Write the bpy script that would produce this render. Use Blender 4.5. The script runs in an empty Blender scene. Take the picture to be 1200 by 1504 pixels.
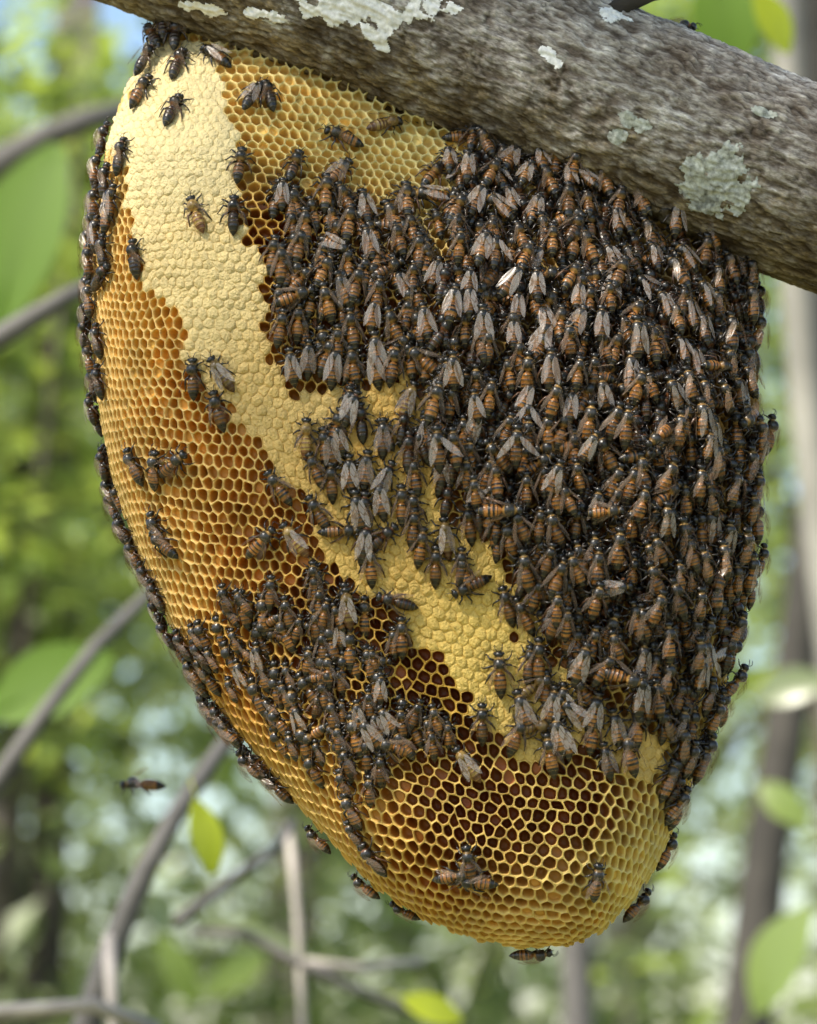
import bpy, math, random
import numpy as np
from mathutils import Vector, Matrix, noise as mnoise

random.seed(11)
RNG = np.random.default_rng(11)
SC = bpy.context.scene
COL = SC.collection
R_ = math.radians

# ------------------------------------------------------------------ camera
CAM_Z, DIST, PITCH = 1.60, 1.0, R_(9.0)
KPX = 0.00019                       # metres per photograph pixel at the comb
cam_d = bpy.data.cameras.new('camera')
cam = bpy.data.objects.new('camera', cam_d)
COL.objects.link(cam)
cam.location = (0.0, -DIST, CAM_Z)
cam.rotation_euler = (R_(90) + PITCH, 0, 0)
cam_d.sensor_fit = 'VERTICAL'
cam_d.sensor_height = 24.0
DEPTH = DIST / math.cos(PITCH)      # along the optical axis to the plane y = 0
cam_d.lens = 24.0 * DEPTH / (1504 * KPX)
cam_d.clip_start = 0.02
cam_d.clip_end = 400.0
cam_d.dof.use_dof = True
cam_d.dof.focus_distance = DEPTH - 0.028
cam_d.dof.aperture_fstop = cam_d.lens / 8.6
SC.camera = cam

# ------------------------------------------------------------------ world, sun, exposure
SUN_DIR = Vector((-0.52, -0.50, 0.80)).normalized()      # towards the sun
elev = math.asin(SUN_DIR.z)
world = bpy.data.worlds.new('World')
SC.world = world
world.use_nodes = True
wn = world.node_tree
wn.nodes.clear()
w_out = wn.nodes.new('ShaderNodeOutputWorld')
w_bg = wn.nodes.new('ShaderNodeBackground')
w_sky = wn.nodes.new('ShaderNodeTexSky')
w_sky.sky_type = 'NISHITA'
w_sky.sun_disc = False
w_sky.sun_elevation = elev
w_sky.sun_rotation = math.atan2(SUN_DIR.x, SUN_DIR.y)
w_sky.air_density = 1.0
w_sky.dust_density = 1.0
w_bg.inputs['Strength'].default_value = 0.115
wn.links.new(w_sky.outputs[0], w_bg.inputs[0])
wn.links.new(w_bg.outputs[0], w_out.inputs[0])
sun_d = bpy.data.lights.new('sun', 'SUN')
sun_d.energy = 4.6
sun_d.angle = R_(3)
sun_d.color = (1.0, 0.92, 0.80)
sun = bpy.data.objects.new('sun', sun_d)
COL.objects.link(sun)
sun.rotation_euler = (-SUN_DIR).to_track_quat('-Z', 'Y').to_euler()
vs = SC.view_settings
vs.view_transform = 'Standard'
vs.look = 'None'
vs.exposure = 1.22
vs.gamma = 1.0
vs.use_curve_mapping = False
SC.render.engine = 'CYCLES'
cy = SC.cycles
cy.use_denoising = True
cy.max_bounces = 7
cy.diffuse_bounces = 3
cy.glossy_bounces = 2
cy.transmission_bounces = 4
cy.transparent_max_bounces = 12
cy.caustics_reflective = False
cy.caustics_refractive = False
cy.sample_clamp_indirect = 4.0

# ------------------------------------------------------------------ helpers
CP, SP = math.cos(PITCH), math.sin(PITCH)
FW = Vector((0, CP, SP))
UP = Vector((0, -SP, CP))
CAMP = Vector((0, -DIST, CAM_Z))
UNIT = KPX / DEPTH


def at(px, py, y):
    """point seen at photograph pixel (px, py) at world depth y"""
    d = FW + Vector((1, 0, 0)) * ((px - 600) * UNIT) + UP * ((752 - py) * UNIT)
    return CAMP + d * ((y + DIST) / d.y)


def proj(x, y, z):
    """world arrays -> photograph pixels"""
    ry, rz = y + DIST, z - CAM_Z
    dep = ry * CP + rz * SP
    upc = -ry * SP + rz * CP
    return 600 + x / dep / UNIT, 752 - upc / dep / UNIT


def s2l(c):
    return tuple(((v / 255) / 12.92 if v / 255 <= 0.04045 else ((v / 255 + 0.055) / 1.055) ** 2.4) for v in c)


def mesh(name, verts, faces, cols=None, smooth=True, mats=(), midx=None, uvs=None):
    me = bpy.data.meshes.new(name)
    me.from_pydata([tuple(v) for v in verts] if not isinstance(verts, np.ndarray) else verts.tolist(), [], faces)
    if cols is not None:
        ca = me.color_attributes.new('Col', 'FLOAT_COLOR', 'POINT')
        a = np.ones((len(verts), 4), dtype=np.float32)
        a[:, :3] = np.asarray(cols, dtype=np.float32)
        ca.data.foreach_set('color', a.ravel())
    for m in mats:
        me.materials.append(m)
    if midx is not None:
        me.polygons.foreach_set('material_index', np.asarray(midx, dtype=np.int32))
    if smooth:
        me.polygons.foreach_set('use_smooth', np.ones(len(me.polygons), dtype=bool))
    me.update()
    return me


def link(name, me, parent=None, loc=None):
    o = bpy.data.objects.new(name, me)
    COL.objects.link(o)
    if loc is not None:
        o.location = loc
    if parent is not None:
        o.parent = parent
    return o


def tag(o, label=None, cat=None, group=None, kind=None):
    if label:
        o['label'] = label
    if cat:
        o['category'] = cat
    if group:
        o['group'] = group
    if kind:
        o['kind'] = kind
    return o


def inpoly(px, py, poly):
    px = np.asarray(px, float)
    py = np.asarray(py, float)
    r = np.zeros(px.shape, bool)
    n = len(poly)
    for i in range(n):
        x1, y1 = poly[i]
        x2, y2 = poly[(i + 1) % n]
        c = ((y1 > py) != (y2 > py))
        xi = (x2 - x1) * (py - y1) / ((y2 - y1) if y2 != y1 else 1e-9) + x1
        r ^= c & (px < xi)
    return r


def _hash(i, j, k, seed):
    h = (i.astype(np.int64) * 374761393 + j.astype(np.int64) * 668265263 + k.astype(np.int64) * 2147483647 + seed * 144665) & 0x7fffffff
    h = ((h ^ (h >> 13)) * 1274126177) & 0x7fffffff
    return ((h ^ (h >> 16)) & 0xffff) / 65535.0


def vnoise(p, seed=0):
    """value noise in [-1, 1] on an (n, 3) array"""
    f = np.floor(p).astype(np.int64)
    t = p - f
    t = t * t * (3 - 2 * t)
    r = 0
    for a in (0, 1):
        for b in (0, 1):
            for c in (0, 1):
                w = (t[:, 0] if a else 1 - t[:, 0]) * (t[:, 1] if b else 1 - t[:, 1]) * (t[:, 2] if c else 1 - t[:, 2])
                r = r + w * _hash(f[:, 0] + a, f[:, 1] + b, f[:, 2] + c, seed)
    return r * 2 - 1


def fbm(p, octs=4, seed=0, gain=0.5):
    r, a = 0, 1.0
    for o in range(octs):
        r = r + a * vnoise(p * (2 ** o) + o * 17.3, seed + o)
        a *= gain
    return r


def tube(path, radii, sides=8, cap=True):
    """verts, faces of a tapering tube along a list of points"""
    V, F = [], []
    n = len(path)
    path = [Vector(p) for p in path]
    ref = Vector((0.31, 0.77, 0.55)).normalized()
    for i, p in enumerate(path):
        t = (path[min(i + 1, n - 1)] - path[max(i - 1, 0)]).normalized()
        a = t.cross(ref)
        if a.length < 1e-4:
            a = t.cross(Vector((1, 0, 0)))
        a.normalize()
        b = t.cross(a).normalized()
        for k in range(sides):
            g = 2 * math.pi * k / sides
            V.append(p + (a * math.cos(g) + b * math.sin(g)) * radii[i])
    for i in range(n - 1):
        for k in range(sides):
            k2 = (k + 1) % sides
            F.append((i * sides + k, i * sides + k2, (i + 1) * sides + k2, (i + 1) * sides + k))
    if cap:
        F.append(tuple(range(sides))[::-1])
        F.append(tuple((n - 1) * sides + k for k in range(sides)))
    return V, F


# ------------------------------------------------------------------ materials
def new_mat(name):
    m = bpy.data.materials.new(name)
    m.use_nodes = True
    nt = m.node_tree
    b = nt.nodes['Principled BSDF']
    return m, nt, b, nt.nodes['Material Output']


def N(nt, t, **kw):
    n = nt.nodes.new(t)
    for k, v in kw.items():
        if k in n.inputs:
            n.inputs[k].default_value = v
        else:
            setattr(n, k, v)
    return n


def ramp(nt, stops):
    r = nt.nodes.new('ShaderNodeValToRGB')
    e = r.color_ramp.elements
    while len(e) > 1:
        e.remove(e[-1])
    for i, (p, c) in enumerate(stops):
        x = e[0] if i == 0 else e.new(p)
        x.position = p
        x.color = (*c, 1)
    return r


def wax_material(name, rough, trans, bump_scale, bump, var):
    m, nt, b, out = new_mat(name)
    L = nt.links
    at_ = N(nt, 'ShaderNodeAttribute', attribute_name='Col')
    geo = N(nt, 'ShaderNodeNewGeometry')
    nz = N(nt, 'ShaderNodeTexNoise', Scale=bump_scale, Detail=4.0)
    L.new(geo.outputs['Position'], nz.inputs['Vector'])
    nz2 = N(nt, 'ShaderNodeTexNoise', Scale=140.0, Detail=2.0)
    L.new(geo.outputs['Position'], nz2.inputs['Vector'])
    rr = ramp(nt, [(0.3, (1 - var,) * 3), (0.7, (1 + var * 0.6, 1 + var * 0.5, 1 + var * 0.3))])
    L.new(nz2.outputs[0], rr.inputs[0])
    mx = N(nt, 'ShaderNodeMix', data_type='RGBA', blend_type='MULTIPLY')
    mx.inputs[0].default_value = 1.0
    L.new(at_.outputs['Color'], mx.inputs[6])
    L.new(rr.outputs[0], mx.inputs[7])
    bp = N(nt, 'ShaderNodeBump', Strength=bump, Distance=0.0008)
    L.new(nz.outputs[0], bp.inputs['Height'])
    b.inputs['Roughness'].default_value = rough
    b.inputs['Specular IOR Level'].default_value = 0.35
    L.new(mx.outputs[2], b.inputs['Base Color'])
    L.new(bp.outputs[0], b.inputs['Normal'])
    tr = N(nt, 'ShaderNodeBsdfTranslucent')
    L.new(mx.outputs[2], tr.inputs['Color'])
    ms = N(nt, 'ShaderNodeMixShader', Fac=trans)
    L.new(b.outputs[0], ms.inputs[1])
    L.new(tr.outputs[0], ms.inputs[2])
    L.new(ms.outputs[0], out.inputs[0])
    return m


M_CELL = wax_material('comb_wax', 0.36, 0.26, 2600, 0.25, 0.16)
M_CAP = wax_material('capping_wax', 0.5, 0.14, 1500, 1.0, 0.10)


def bee_material():
    m, nt, b, out = new_mat('bee_cuticle')
    L = nt.links
    a = N(nt, 'ShaderNodeAttribute', attribute_name='Col')
    oi = N(nt, 'ShaderNodeObjectInfo')
    geo = N(nt, 'ShaderNodeNewGeometry')
    nz = N(nt, 'ShaderNodeTexNoise', Scale=2400.0, Detail=3.0)
    L.new(geo.outputs['Position'], nz.inputs['Vector'])
    hsv = N(nt, 'ShaderNodeHueSaturation')
    mr = N(nt, 'ShaderNodeMapRange')
    mr.inputs['To Min'].default_value = 0.5
    mr.inputs['To Max'].default_value = 1.4
    L.new(oi.outputs['Random'], mr.inputs['Value'])
    L.new(mr.outputs[0], hsv.inputs['Value'])
    nz5 = N(nt, 'ShaderNodeTexNoise', Scale=900.0, Detail=3.0)
    L.new(geo.outputs['Position'], nz5.inputs['Vector'])
    mo = ramp(nt, [(0.35, (0.35, 0.3, 0.28)), (0.6, (1.1, 1.1, 1.1))])
    L.new(nz5.outputs[0], mo.inputs[0])
    mm_ = N(nt, 'ShaderNodeMix', data_type='RGBA', blend_type='MULTIPLY')
    mm_.inputs[0].default_value = 0.8
    L.new(a.outputs['Color'], mm_.inputs[6])
    L.new(mo.outputs[0], mm_.inputs[7])
    L.new(mm_.outputs[2], hsv.inputs['Color'])
    bp = N(nt, 'ShaderNodeBump', Strength=0.5, Distance=0.00015)
    L.new(nz.outputs[0], bp.inputs['Height'])
    L.new(bp.outputs[0], b.inputs['Normal'])
    L.new(hsv.outputs[0], b.inputs['Base Color'])
    rr = N(nt, 'ShaderNodeMapRange')
    rr.inputs['To Min'].default_value = 0.18
    rr.inputs['To Max'].default_value = 0.45
    L.new(nz.outputs[0], rr.inputs['Value'])
    L.new(rr.outputs[0], b.inputs['Roughness'])
    b.inputs['Specular IOR Level'].default_value = 0.6
    return m


def wing_material(name, lo, hi, base):
    m, nt, b, out = new_mat(name)
    L = nt.links
    a = N(nt, 'ShaderNodeAttribute', attribute_name='Col')
    tc = N(nt, 'ShaderNodeTexCoord')
    vo = N(nt, 'ShaderNodeTexVoronoi', feature='DISTANCE_TO_EDGE', Scale=620.0)
    mp = N(nt, 'ShaderNodeMapping')
    mp.inputs['Scale'].default_value = (0.55, 1.3, 0.0)
    L.new(tc.outputs['Object'], mp.inputs['Vector'])
    L.new(mp.outputs[0], vo.inputs['Vector'])
    vr = ramp(nt, [(0.03, (0, 0, 0)), (0.09, (1, 1, 1))])
    L.new(vo.outputs['Distance'], vr.inputs[0])
    cm = N(nt, 'ShaderNodeMix', data_type='RGBA')
    cm.inputs[6].default_value = (0.24, 0.16, 0.11, 1)
    cm.inputs[7].default_value = (*base, 1)
    L.new(vr.outputs[0], cm.inputs[0])
    L.new(cm.outputs[2], b.inputs['Base Color'])
    b.inputs['Roughness'].default_value = 0.27
    b.inputs['Specular IOR Level'].default_value = 0.7
    tp = N(nt, 'ShaderNodeBsdfTransparent')
    tp.inputs[0].default_value = (0.96, 0.92, 0.88, 1)
    oi = N(nt, 'ShaderNodeObjectInfo')
    mr = N(nt, 'ShaderNodeMapRange')
    mr.inputs['To Min'].default_value = lo
    mr.inputs['To Max'].default_value = hi
    L.new(oi.outputs['Random'], mr.inputs['Value'])
    inv = N(nt, 'ShaderNodeMath', operation='SUBTRACT')
    inv.inputs[0].default_value = 1.0
    L.new(vr.outputs[0], inv.inputs[1])
    mxx = N(nt, 'ShaderNodeMath', operation='MULTIPLY_ADD')
    mxx.inputs[1].default_value = 0.22
    L.new(inv.outputs[0], mxx.inputs[0])
    L.new(mr.outputs[0], mxx.inputs[2])
    ms = N(nt, 'ShaderNodeMixShader')
    L.new(mxx.outputs[0], ms.inputs[0])
    L.new(tp.outputs[0], ms.inputs[1])
    L.new(b.outputs[0], ms.inputs[2])
    L.new(ms.outputs[0], out.inputs[0])
    return m


M_BEE = bee_material()
M_WING = wing_material('bee_wing', 0.03, 0.15, (0.45, 0.36, 0.28))
M_WINGB = wing_material('bee_wing_silvery', 0.10, 0.38, (0.70, 0.62, 0.58))


def bark_material(name, cols, moss, scale, bump=0.8, fibre=False):
    m, nt, b, out = new_mat(name)
    L = nt.links
    tc = N(nt, 'ShaderNodeTexCoord')
    if fibre:
        bk = N(nt, 'ShaderNodeAttribute', attribute_name='bark_co')
        vec = bk.outputs['Vector']
    else:
        vec = tc.outputs['Object']
    st = N(nt, 'ShaderNodeMapping')
    st.inputs['Scale'].default_value = (0.30, 1.0, 1.0)
    L.new(vec, st.inputs['Vector'])
    n1 = N(nt, 'ShaderNodeTexNoise', Scale=scale, Detail=8.0, Roughness=0.74)
    L.new(st.outputs[0], n1.inputs['Vector'])
    r1 = ramp(nt, cols)
    L.new(n1.outputs[0], r1.inputs[0])
    n2 = N(nt, 'ShaderNodeTexNoise', Scale=scale * 0.16, Detail=5.0, Roughness=0.65)
    L.new(vec, n2.inputs['Vector'])
    sep = N(nt, 'ShaderNodeAttribute', attribute_name='Col')
    add = N(nt, 'ShaderNodeMath', operation='ADD')
    L.new(n2.outputs[0], add.inputs[0])
    sx = N(nt, 'ShaderNodeSeparateColor')
    L.new(sep.outputs['Color'], sx.inputs[0])
    L.new(sx.outputs[0], add.inputs[1])
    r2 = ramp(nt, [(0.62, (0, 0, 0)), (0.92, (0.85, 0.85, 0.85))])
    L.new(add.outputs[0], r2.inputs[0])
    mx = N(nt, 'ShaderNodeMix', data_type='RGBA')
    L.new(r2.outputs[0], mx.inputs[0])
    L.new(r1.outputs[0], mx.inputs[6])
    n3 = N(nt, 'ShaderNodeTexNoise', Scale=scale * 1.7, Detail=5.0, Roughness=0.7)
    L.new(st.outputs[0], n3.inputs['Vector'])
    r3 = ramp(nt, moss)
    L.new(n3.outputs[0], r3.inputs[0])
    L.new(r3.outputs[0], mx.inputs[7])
    # pale crustose lichen specks, thickened by the green channel where sun patches are painted
    n4 = N(nt, 'ShaderNodeTexNoise', Scale=scale * 0.55, Detail=8.0, Roughness=0.75)
    L.new(st.outputs[0], n4.inputs['Vector'])
    ad2 = N(nt, 'ShaderNodeMath', operation='ADD')
    L.new(n4.outputs[0], ad2.inputs[0])
    L.new(sx.outputs[1], ad2.inputs[1])
    r4 = ramp(nt, [(0.70, (0, 0, 0)), (0.78, (1, 1, 1))])
    L.new(ad2.outputs[0], r4.inputs[0])
    mx2 = N(nt, 'ShaderNodeMix', data_type='RGBA')
    L.new(r4.outputs[0], mx2.inputs[0])
    L.new(mx.outputs[2], mx2.inputs[6])
    mx2.inputs[7].default_value = (0.62, 0.62, 0.58, 1)
    # broad weathered and damp zones
    n6 = N(nt, 'ShaderNodeTexNoise', Scale=scale * 0.07, Detail=4.0, Roughness=0.6)
    L.new(vec, n6.inputs['Vector'])
    r6 = ramp(nt, [(0.32, (0.50, 0.44, 0.38)), (0.5, (0.95, 0.93, 0.90)), (0.66, (1.35, 1.35, 1.36))])
    L.new(n6.outputs[0], r6.inputs[0])
    mx6 = N(nt, 'ShaderNodeMix', data_type='RGBA', blend_type='MULTIPLY')
    mx6.inputs[0].default_value = 1.0
    L.new(mx2.outputs[2], mx6.inputs[6])
    L.new(r6.outputs[0], mx6.inputs[7])
    mx2 = mx6
    if fibre:
        wn_ = N(nt, 'ShaderNodeTexNoise', Scale=260.0, Detail=4.0)
        L.new(vec, wn_.inputs['Vector'])
        wm = N(nt, 'ShaderNodeVectorMath', operation='MULTIPLY_ADD')
        L.new(wn_.outputs['Color'], wm.inputs[0])
        wm.inputs[1].default_value = (0.006, 0.004, 0.004)
        L.new(vec, wm.inputs[2])
        cs = N(nt, 'ShaderNodeMapping')
        cs.inputs['Scale'].default_value = (0.22, 1.0, 1.0)
        L.new(wm.outputs[0], cs.inputs['Vector'])
        cv_ = N(nt, 'ShaderNodeTexVoronoi', feature='DISTANCE_TO_EDGE', Scale=330.0)
        L.new(cs.outputs[0], cv_.inputs['Vector'])
        cr_ = ramp(nt, [(0.0, (0.28, 0.25, 0.22)), (0.10, (1, 1, 1))])
        L.new(cv_.outputs['Distance'], cr_.inputs[0])
        mx7 = N(nt, 'ShaderNodeMix', data_type='RGBA', blend_type='MULTIPLY')
        mx7.inputs[0].default_value = 0.4
        L.new(mx2.outputs[2], mx7.inputs[6])
        L.new(cr_.outputs[0], mx7.inputs[7])
        mx2 = mx7
    # old dirt and soot in the cracks of the bark
    rc = ramp(nt, [(0.15, (0.48, 0.43, 0.39)), (0.55, (1, 1, 1)), (0.9, (1.25, 1.25, 1.25))])
    L.new(sx.outputs[2], rc.inputs[0])
    mx3 = N(nt, 'ShaderNodeMix', data_type='RGBA', blend_type='MULTIPLY')
    mx3.inputs[0].default_value = 1.0 if scale > 100 else 0.0
    L.new(mx2.outputs[2], mx3.inputs[6])
    L.new(rc.outputs[0], mx3.inputs[7])
    L.new(mx3.outputs[2], b.inputs['Base Color'])
    bp = N(nt, 'ShaderNodeBump', Strength=bump, Distance=0.0016)
    L.new(n1.outputs[0], bp.inputs['Height'])
    L.new(bp.outputs[0], b.inputs['Normal'])
    b.inputs['Roughness'].default_value = 0.85
    b.inputs['Specular IOR Level'].default_value = 0.25
    return m


M_BARK = bark_material('branch_bark',
                       [(0.28, (0.11, 0.092, 0.08)), (0.42, (0.30, 0.27, 0.255)), (0.53, (0.53, 0.49, 0.455)), (0.66, (0.80, 0.765, 0.735))],
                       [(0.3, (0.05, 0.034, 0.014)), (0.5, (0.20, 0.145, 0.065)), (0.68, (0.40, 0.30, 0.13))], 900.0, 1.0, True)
M_FARBARK = bark_material('far_bark',
                          [(0.3, (0.035, 0.032, 0.028)), (0.5, (0.09, 0.08, 0.072)), (0.7, (0.17, 0.155, 0.145))],
                          [(0.3, (0.06, 0.05, 0.03)), (0.6, (0.16, 0.14, 0.09))], 40.0, 0.5)


def plain(name, base, rough=0.7, noise_scale=60, var=0.25):
    m, nt, b, out = new_mat(name)
    L = nt.links
    geo = N(nt, 'ShaderNodeNewGeometry')
    nz = N(nt, 'ShaderNodeTexNoise', Scale=noise_scale, Detail=6.0, Roughness=0.65)
    L.new(geo.outputs['Position'], nz.inputs['Vector'])
    r = ramp(nt, [(0.3, tuple(c * (1 - var) for c in base)), (0.7, tuple(min(1, c * (1 + var)) for c in base))])
    L.new(nz.outputs[0], r.inputs[0])
    L.new(r.outputs[0], b.inputs['Base Color'])
    bp = N(nt, 'ShaderNodeBump', Strength=0.5, Distance=0.02 / noise_scale * 3)
    L.new(nz.outputs[0], bp.inputs['Height'])
    L.new(bp.outputs[0], b.inputs['Normal'])
    b.inputs['Roughness'].default_value = rough
    return m


M_LICHEN = plain('lichen_crust', (0.40, 0.41, 0.37), 0.9, 600, 0.55)
M_SUNLICHEN = plain('painted_sun_lichen', (0.78, 0.76, 0.74), 0.9, 600, 0.25)  # white lichen that also paints the sun patches along the branch top


def leaf_material(name, c, tr, trans=0.45, rough=0.32):
    m, nt, b, out = new_mat(name)
    L = nt.links
    geo = N(nt, 'ShaderNodeNewGeometry')
    r = ramp(nt, [(0.0, tuple(v * 0.6 for v in c)), (0.5, c), (1.0, tuple(min(1, v * 1.7) for v in c))])
    L.new(geo.outputs['Random Per Island'], r.inputs[0])
    L.new(r.outputs[0], b.inputs['Base Color'])
    b.inputs['Roughness'].default_value = rough
    t = N(nt, 'ShaderNodeBsdfTranslucent')
    r2 = ramp(nt, [(0.0, tuple(v * 0.6 for v in tr)), (1.0, tuple(min(1, v * 1.4) for v in tr))])
    L.new(geo.outputs['Random Per Island'], r2.inputs[0])
    L.new(r2.outputs[0], t.inputs['Color'])
    ms = N(nt, 'ShaderNodeMixShader', Fac=trans)
    L.new(b.outputs[0], ms.inputs[1])
    L.new(t.outputs[0], ms.inputs[2])
    L.new(ms.outputs[0], out.inputs[0])
    return m


M_LEAF_A = leaf_material('leaf_mid_green', (0.14, 0.18, 0.075), (0.40, 0.50, 0.14))
M_LEAF_B = leaf_material('leaf_grey_green', (0.15, 0.18, 0.095), (0.36, 0.43, 0.16))
M_LEAF_C = leaf_material('leaf_fresh_green', (0.15, 0.20, 0.06), (0.48, 0.60, 0.10))
M_LEAF_F = leaf_material('leaf_far_pale', (0.17, 0.20, 0.085), (0.42, 0.50, 0.15))
M_LEAF_G = leaf_material('leaf_broad_green', (0.085, 0.15, 0.022), (0.30, 0.46, 0.03), 0.5, 0.7)
M_LEAF_D = leaf_material('leaf_lime', (0.34, 0.40, 0.035), (0.60, 0.64, 0.03), 0.5)

# ------------------------------------------------------------------ ground
gm, gnt, gb, gout = new_mat('forest_floor')
ggeo = N(gnt, 'ShaderNodeNewGeometry')
gn = N(gnt, 'ShaderNodeTexNoise', Scale=3.0, Detail=9.0, Roughness=0.7)
gnt.links.new(ggeo.outputs['Position'], gn.inputs['Vector'])
gr = ramp(gnt, [(0.3, (0.05, 0.045, 0.025)), (0.5, (0.14, 0.15, 0.06)), (0.7, (0.26, 0.22, 0.14))])
gnt.links.new(gn.outputs[0], gr.inputs[0])
gnt.links.new(gr.outputs[0], gb.inputs['Base Color'])
gb.inputs['Roughness'].default_value = 0.95
gv, gf = [], []
ng = 60
for j in range(ng + 1):
    for i in range(ng + 1):
        a = (i / ng * 2 - 1)
        c = (j / ng * 2 - 1)
        x, y = 150 * a * abs(a), 150 * c * abs(c)
        gv.append((x, y, 0.12 * mnoise.noise(Vector((x * 0.3, y * 0.3, 0))) + 0.00003 * (x * x + y * y)))
for j in range(ng):
    for i in range(ng):
        q = j * (ng + 1) + i
        gf.append((q, q + 1, q + ng + 2, q + ng + 1))
tag(link('ground', mesh('ground', gv, gf, mats=[gm])), kind='structure')

# ------------------------------------------------------------------ comb surface
OUT_PX = [(300, -160), (262, -60), (236, 20), (215, 75), (185, 150), (166, 210), (151, 300), (140, 400), (141, 500), (151, 600), (166, 690), (190, 770),
          (220, 850), (256, 930), (300, 1010), (350, 1080), (405, 1145), (452, 1200), (503, 1258), (560, 1313), (622, 1352),
          (690, 1379), (760, 1393), (825, 1390), (880, 1368), (928, 1322), (962, 1264), (985, 1210), (1010, 1150), (1040, 1065),
          (1068, 980), (1088, 900), (1102, 800), (1108, 700), (1108, 600), (1103, 500), (1095, 420), (1082, 360), (1060, 250), (1030, 150)]
OUT_PX = [(620 + (x - 620) * 1.018, 720 + (y - 720) * (1.010 if y > 720 else 1.0)) for x, y in OUT_PX]
BR_LOW = [(-700, -250), (-300, -135), (0, -45), (130, 0), (230, 33), (330, 66), (450, 112), (600, 182), (700, 222), (800, 260), (900, 300),
          (1000, 350), (1100, 394), (1200, 432), (1500, 530)]
OUT = np.array([[p.x, p.z] for p in (at(x, y, 0.0) for x, y in OUT_PX)])
LOW = np.array([[p.x, p.z] for p in (at(x, y, -0.012) for x, y in BR_LOW)])
RIM, TMAX = 0.050, 0.045
gx0, gx1, gz0, gz1, GS = -0.125, 0.135, OUT[:, 1].min() - 0.02, OUT[:, 1].max(), 0.001
GXN, GZN = int((gx1 - gx0) / GS) + 1, int((gz1 - gz0) / GS) + 1
GX, GZ = np.meshgrid(gx0 + np.arange(GXN) * GS, gz0 + np.arange(GZN) * GS)
dmin = np.full(GX.shape, 9.0)
deff = np.full(GX.shape, 9.0)
for i in range(len(OUT) - 1):
    a, b = OUT[i], OUT[i + 1]
    ab = b - a
    t = np.clip(((GX - a[0]) * ab[0] + (GZ - a[1]) * ab[1]) / (ab @ ab), 0, 1)
    dd = np.hypot(GX - a[0] - t * ab[0], GZ - a[1] - t * ab[1])
    dmin = np.minimum(dmin, dd)
    wx = OUT_PX[i][0] + (OUT_PX[i + 1][0] - OUT_PX[i][0]) * t
    wy = OUT_PX[i][1] + (OUT_PX[i + 1][1] - OUT_PX[i][1]) * t
    wseg = 1 + 1.1 * np.clip((wy - 1040) / 260, 0, 1)
    deff = np.minimum(deff, dd * wseg)
INS = inpoly(GX, GZ, [tuple(p) for p in OUT])
D = np.where(INS, dmin, -dmin)


def blur(a, n):
    for _ in range(n):
        p = np.pad(a, 1, mode='edge')
        a = (p[:-2, 1:-1] + p[2:, 1:-1] + p[1:-1, :-2] + p[1:-1, 2:] + 4 * p[1:-1, 1:-1]) / 8
    return a


DE = np.where(INS, deff, -dmin)
DB = blur(np.minimum(DE, RIM), 90)
wq = np.clip((D - 0.004) / 0.02, 0, 1)
DS = DE * (1 - wq) + DB * wq
tq = np.clip(DS / RIM, 0, 1)
low_z = np.interp(GX, LOW[:, 0], LOW[:, 1])
below = np.clip((low_z - GZ) / 0.075, -0.1, 1)
tf = 0.36 + 0.64 * np.clip(below, 0, 1) * (2 - np.clip(below, 0, 1))
tb = np.clip((CAM_Z + 0.19 - GZ) / 0.19, 0, 1)
tf = tf * (1 - 0.28 * tb * tb * (3 - 2 * tb))
FG = TMAX * tf * np.sqrt(np.maximum(1 - (1 - tq) ** 2, 0))
FG = FG + 0.0012 * fbm(np.stack([GX.ravel() * 28, GZ.ravel() * 28, GX.ravel() * 0], 1), 3, 5).reshape(GX.shape) * np.clip(D / 0.02, 0, 1)


def bil(G, x, z):
    fx = np.clip((np.asarray(x) - gx0) / GS, 0, GXN - 1.001)
    fz = np.clip((np.asarray(z) - gz0) / GS, 0, GZN - 1.001)
    i, j = fx.astype(int), fz.astype(int)
    u, v = fx - i, fz - j
    return G[j, i] * (1 - u) * (1 - v) + G[j, i + 1] * u * (1 - v) + G[j + 1, i] * (1 - u) * v + G[j + 1, i + 1] * u * v


FGN = blur(FG, 4)


def surf(x, z):
    return bil(FG, x, z)


def normal(x, z):
    e = 0.0012
    fx = (bil(FGN, x + e, z) - bil(FGN, x - e, z)) / (2 * e)
    fz = (bil(FGN, x, z + e) - bil(FGN, x, z - e)) / (2 * e)
    n = np.stack([-fx, -np.ones_like(fx), -fz], -1)
    return n / np.linalg.norm(n, axis=-1, keepdims=True)


def hit(px, py):
    """point of the comb's face seen at a photograph pixel, with its normal"""
    y = -0.02
    for _ in range(8):
        p = at(px, py, y)
        y = 0.5 * y + 0.5 * -float(surf(np.array(p.x), np.array(p.z)))
    p = at(px, py, y)
    return p, Vector(normal(np.array([p.x]), np.array([p.z]))[0].tolist())


# arc-length lattice coordinates -> (x, z)
X0 = at(760, 700, -0.04).x
colz = GZ[:, 0][::-1]
colf = bil(FGN, np.full(GZN, X0), colz)
colf = np.where(bil(D, np.full(GZN, X0), colz) > 0.001, colf, np.maximum(colf, 0))
vlen = np.concatenate([[0], np.cumsum(np.hypot(np.diff(colz), np.diff(colf)))])
NU, UMAX = 500, 0.20
ug = np.linspace(-UMAX, UMAX, NU)
XT = np.zeros((GZN, NU))
xs = gx0 + np.arange(GXN) * GS
for j in range(GZN):
    f = FGN[j]
    L_ = np.concatenate([[0], np.cumsum(np.hypot(np.diff(xs), np.diff(f)))])
    L_ = L_ - np.interp(X0, xs, L_)
    XT[j] = np.interp(ug, L_, xs)


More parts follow.
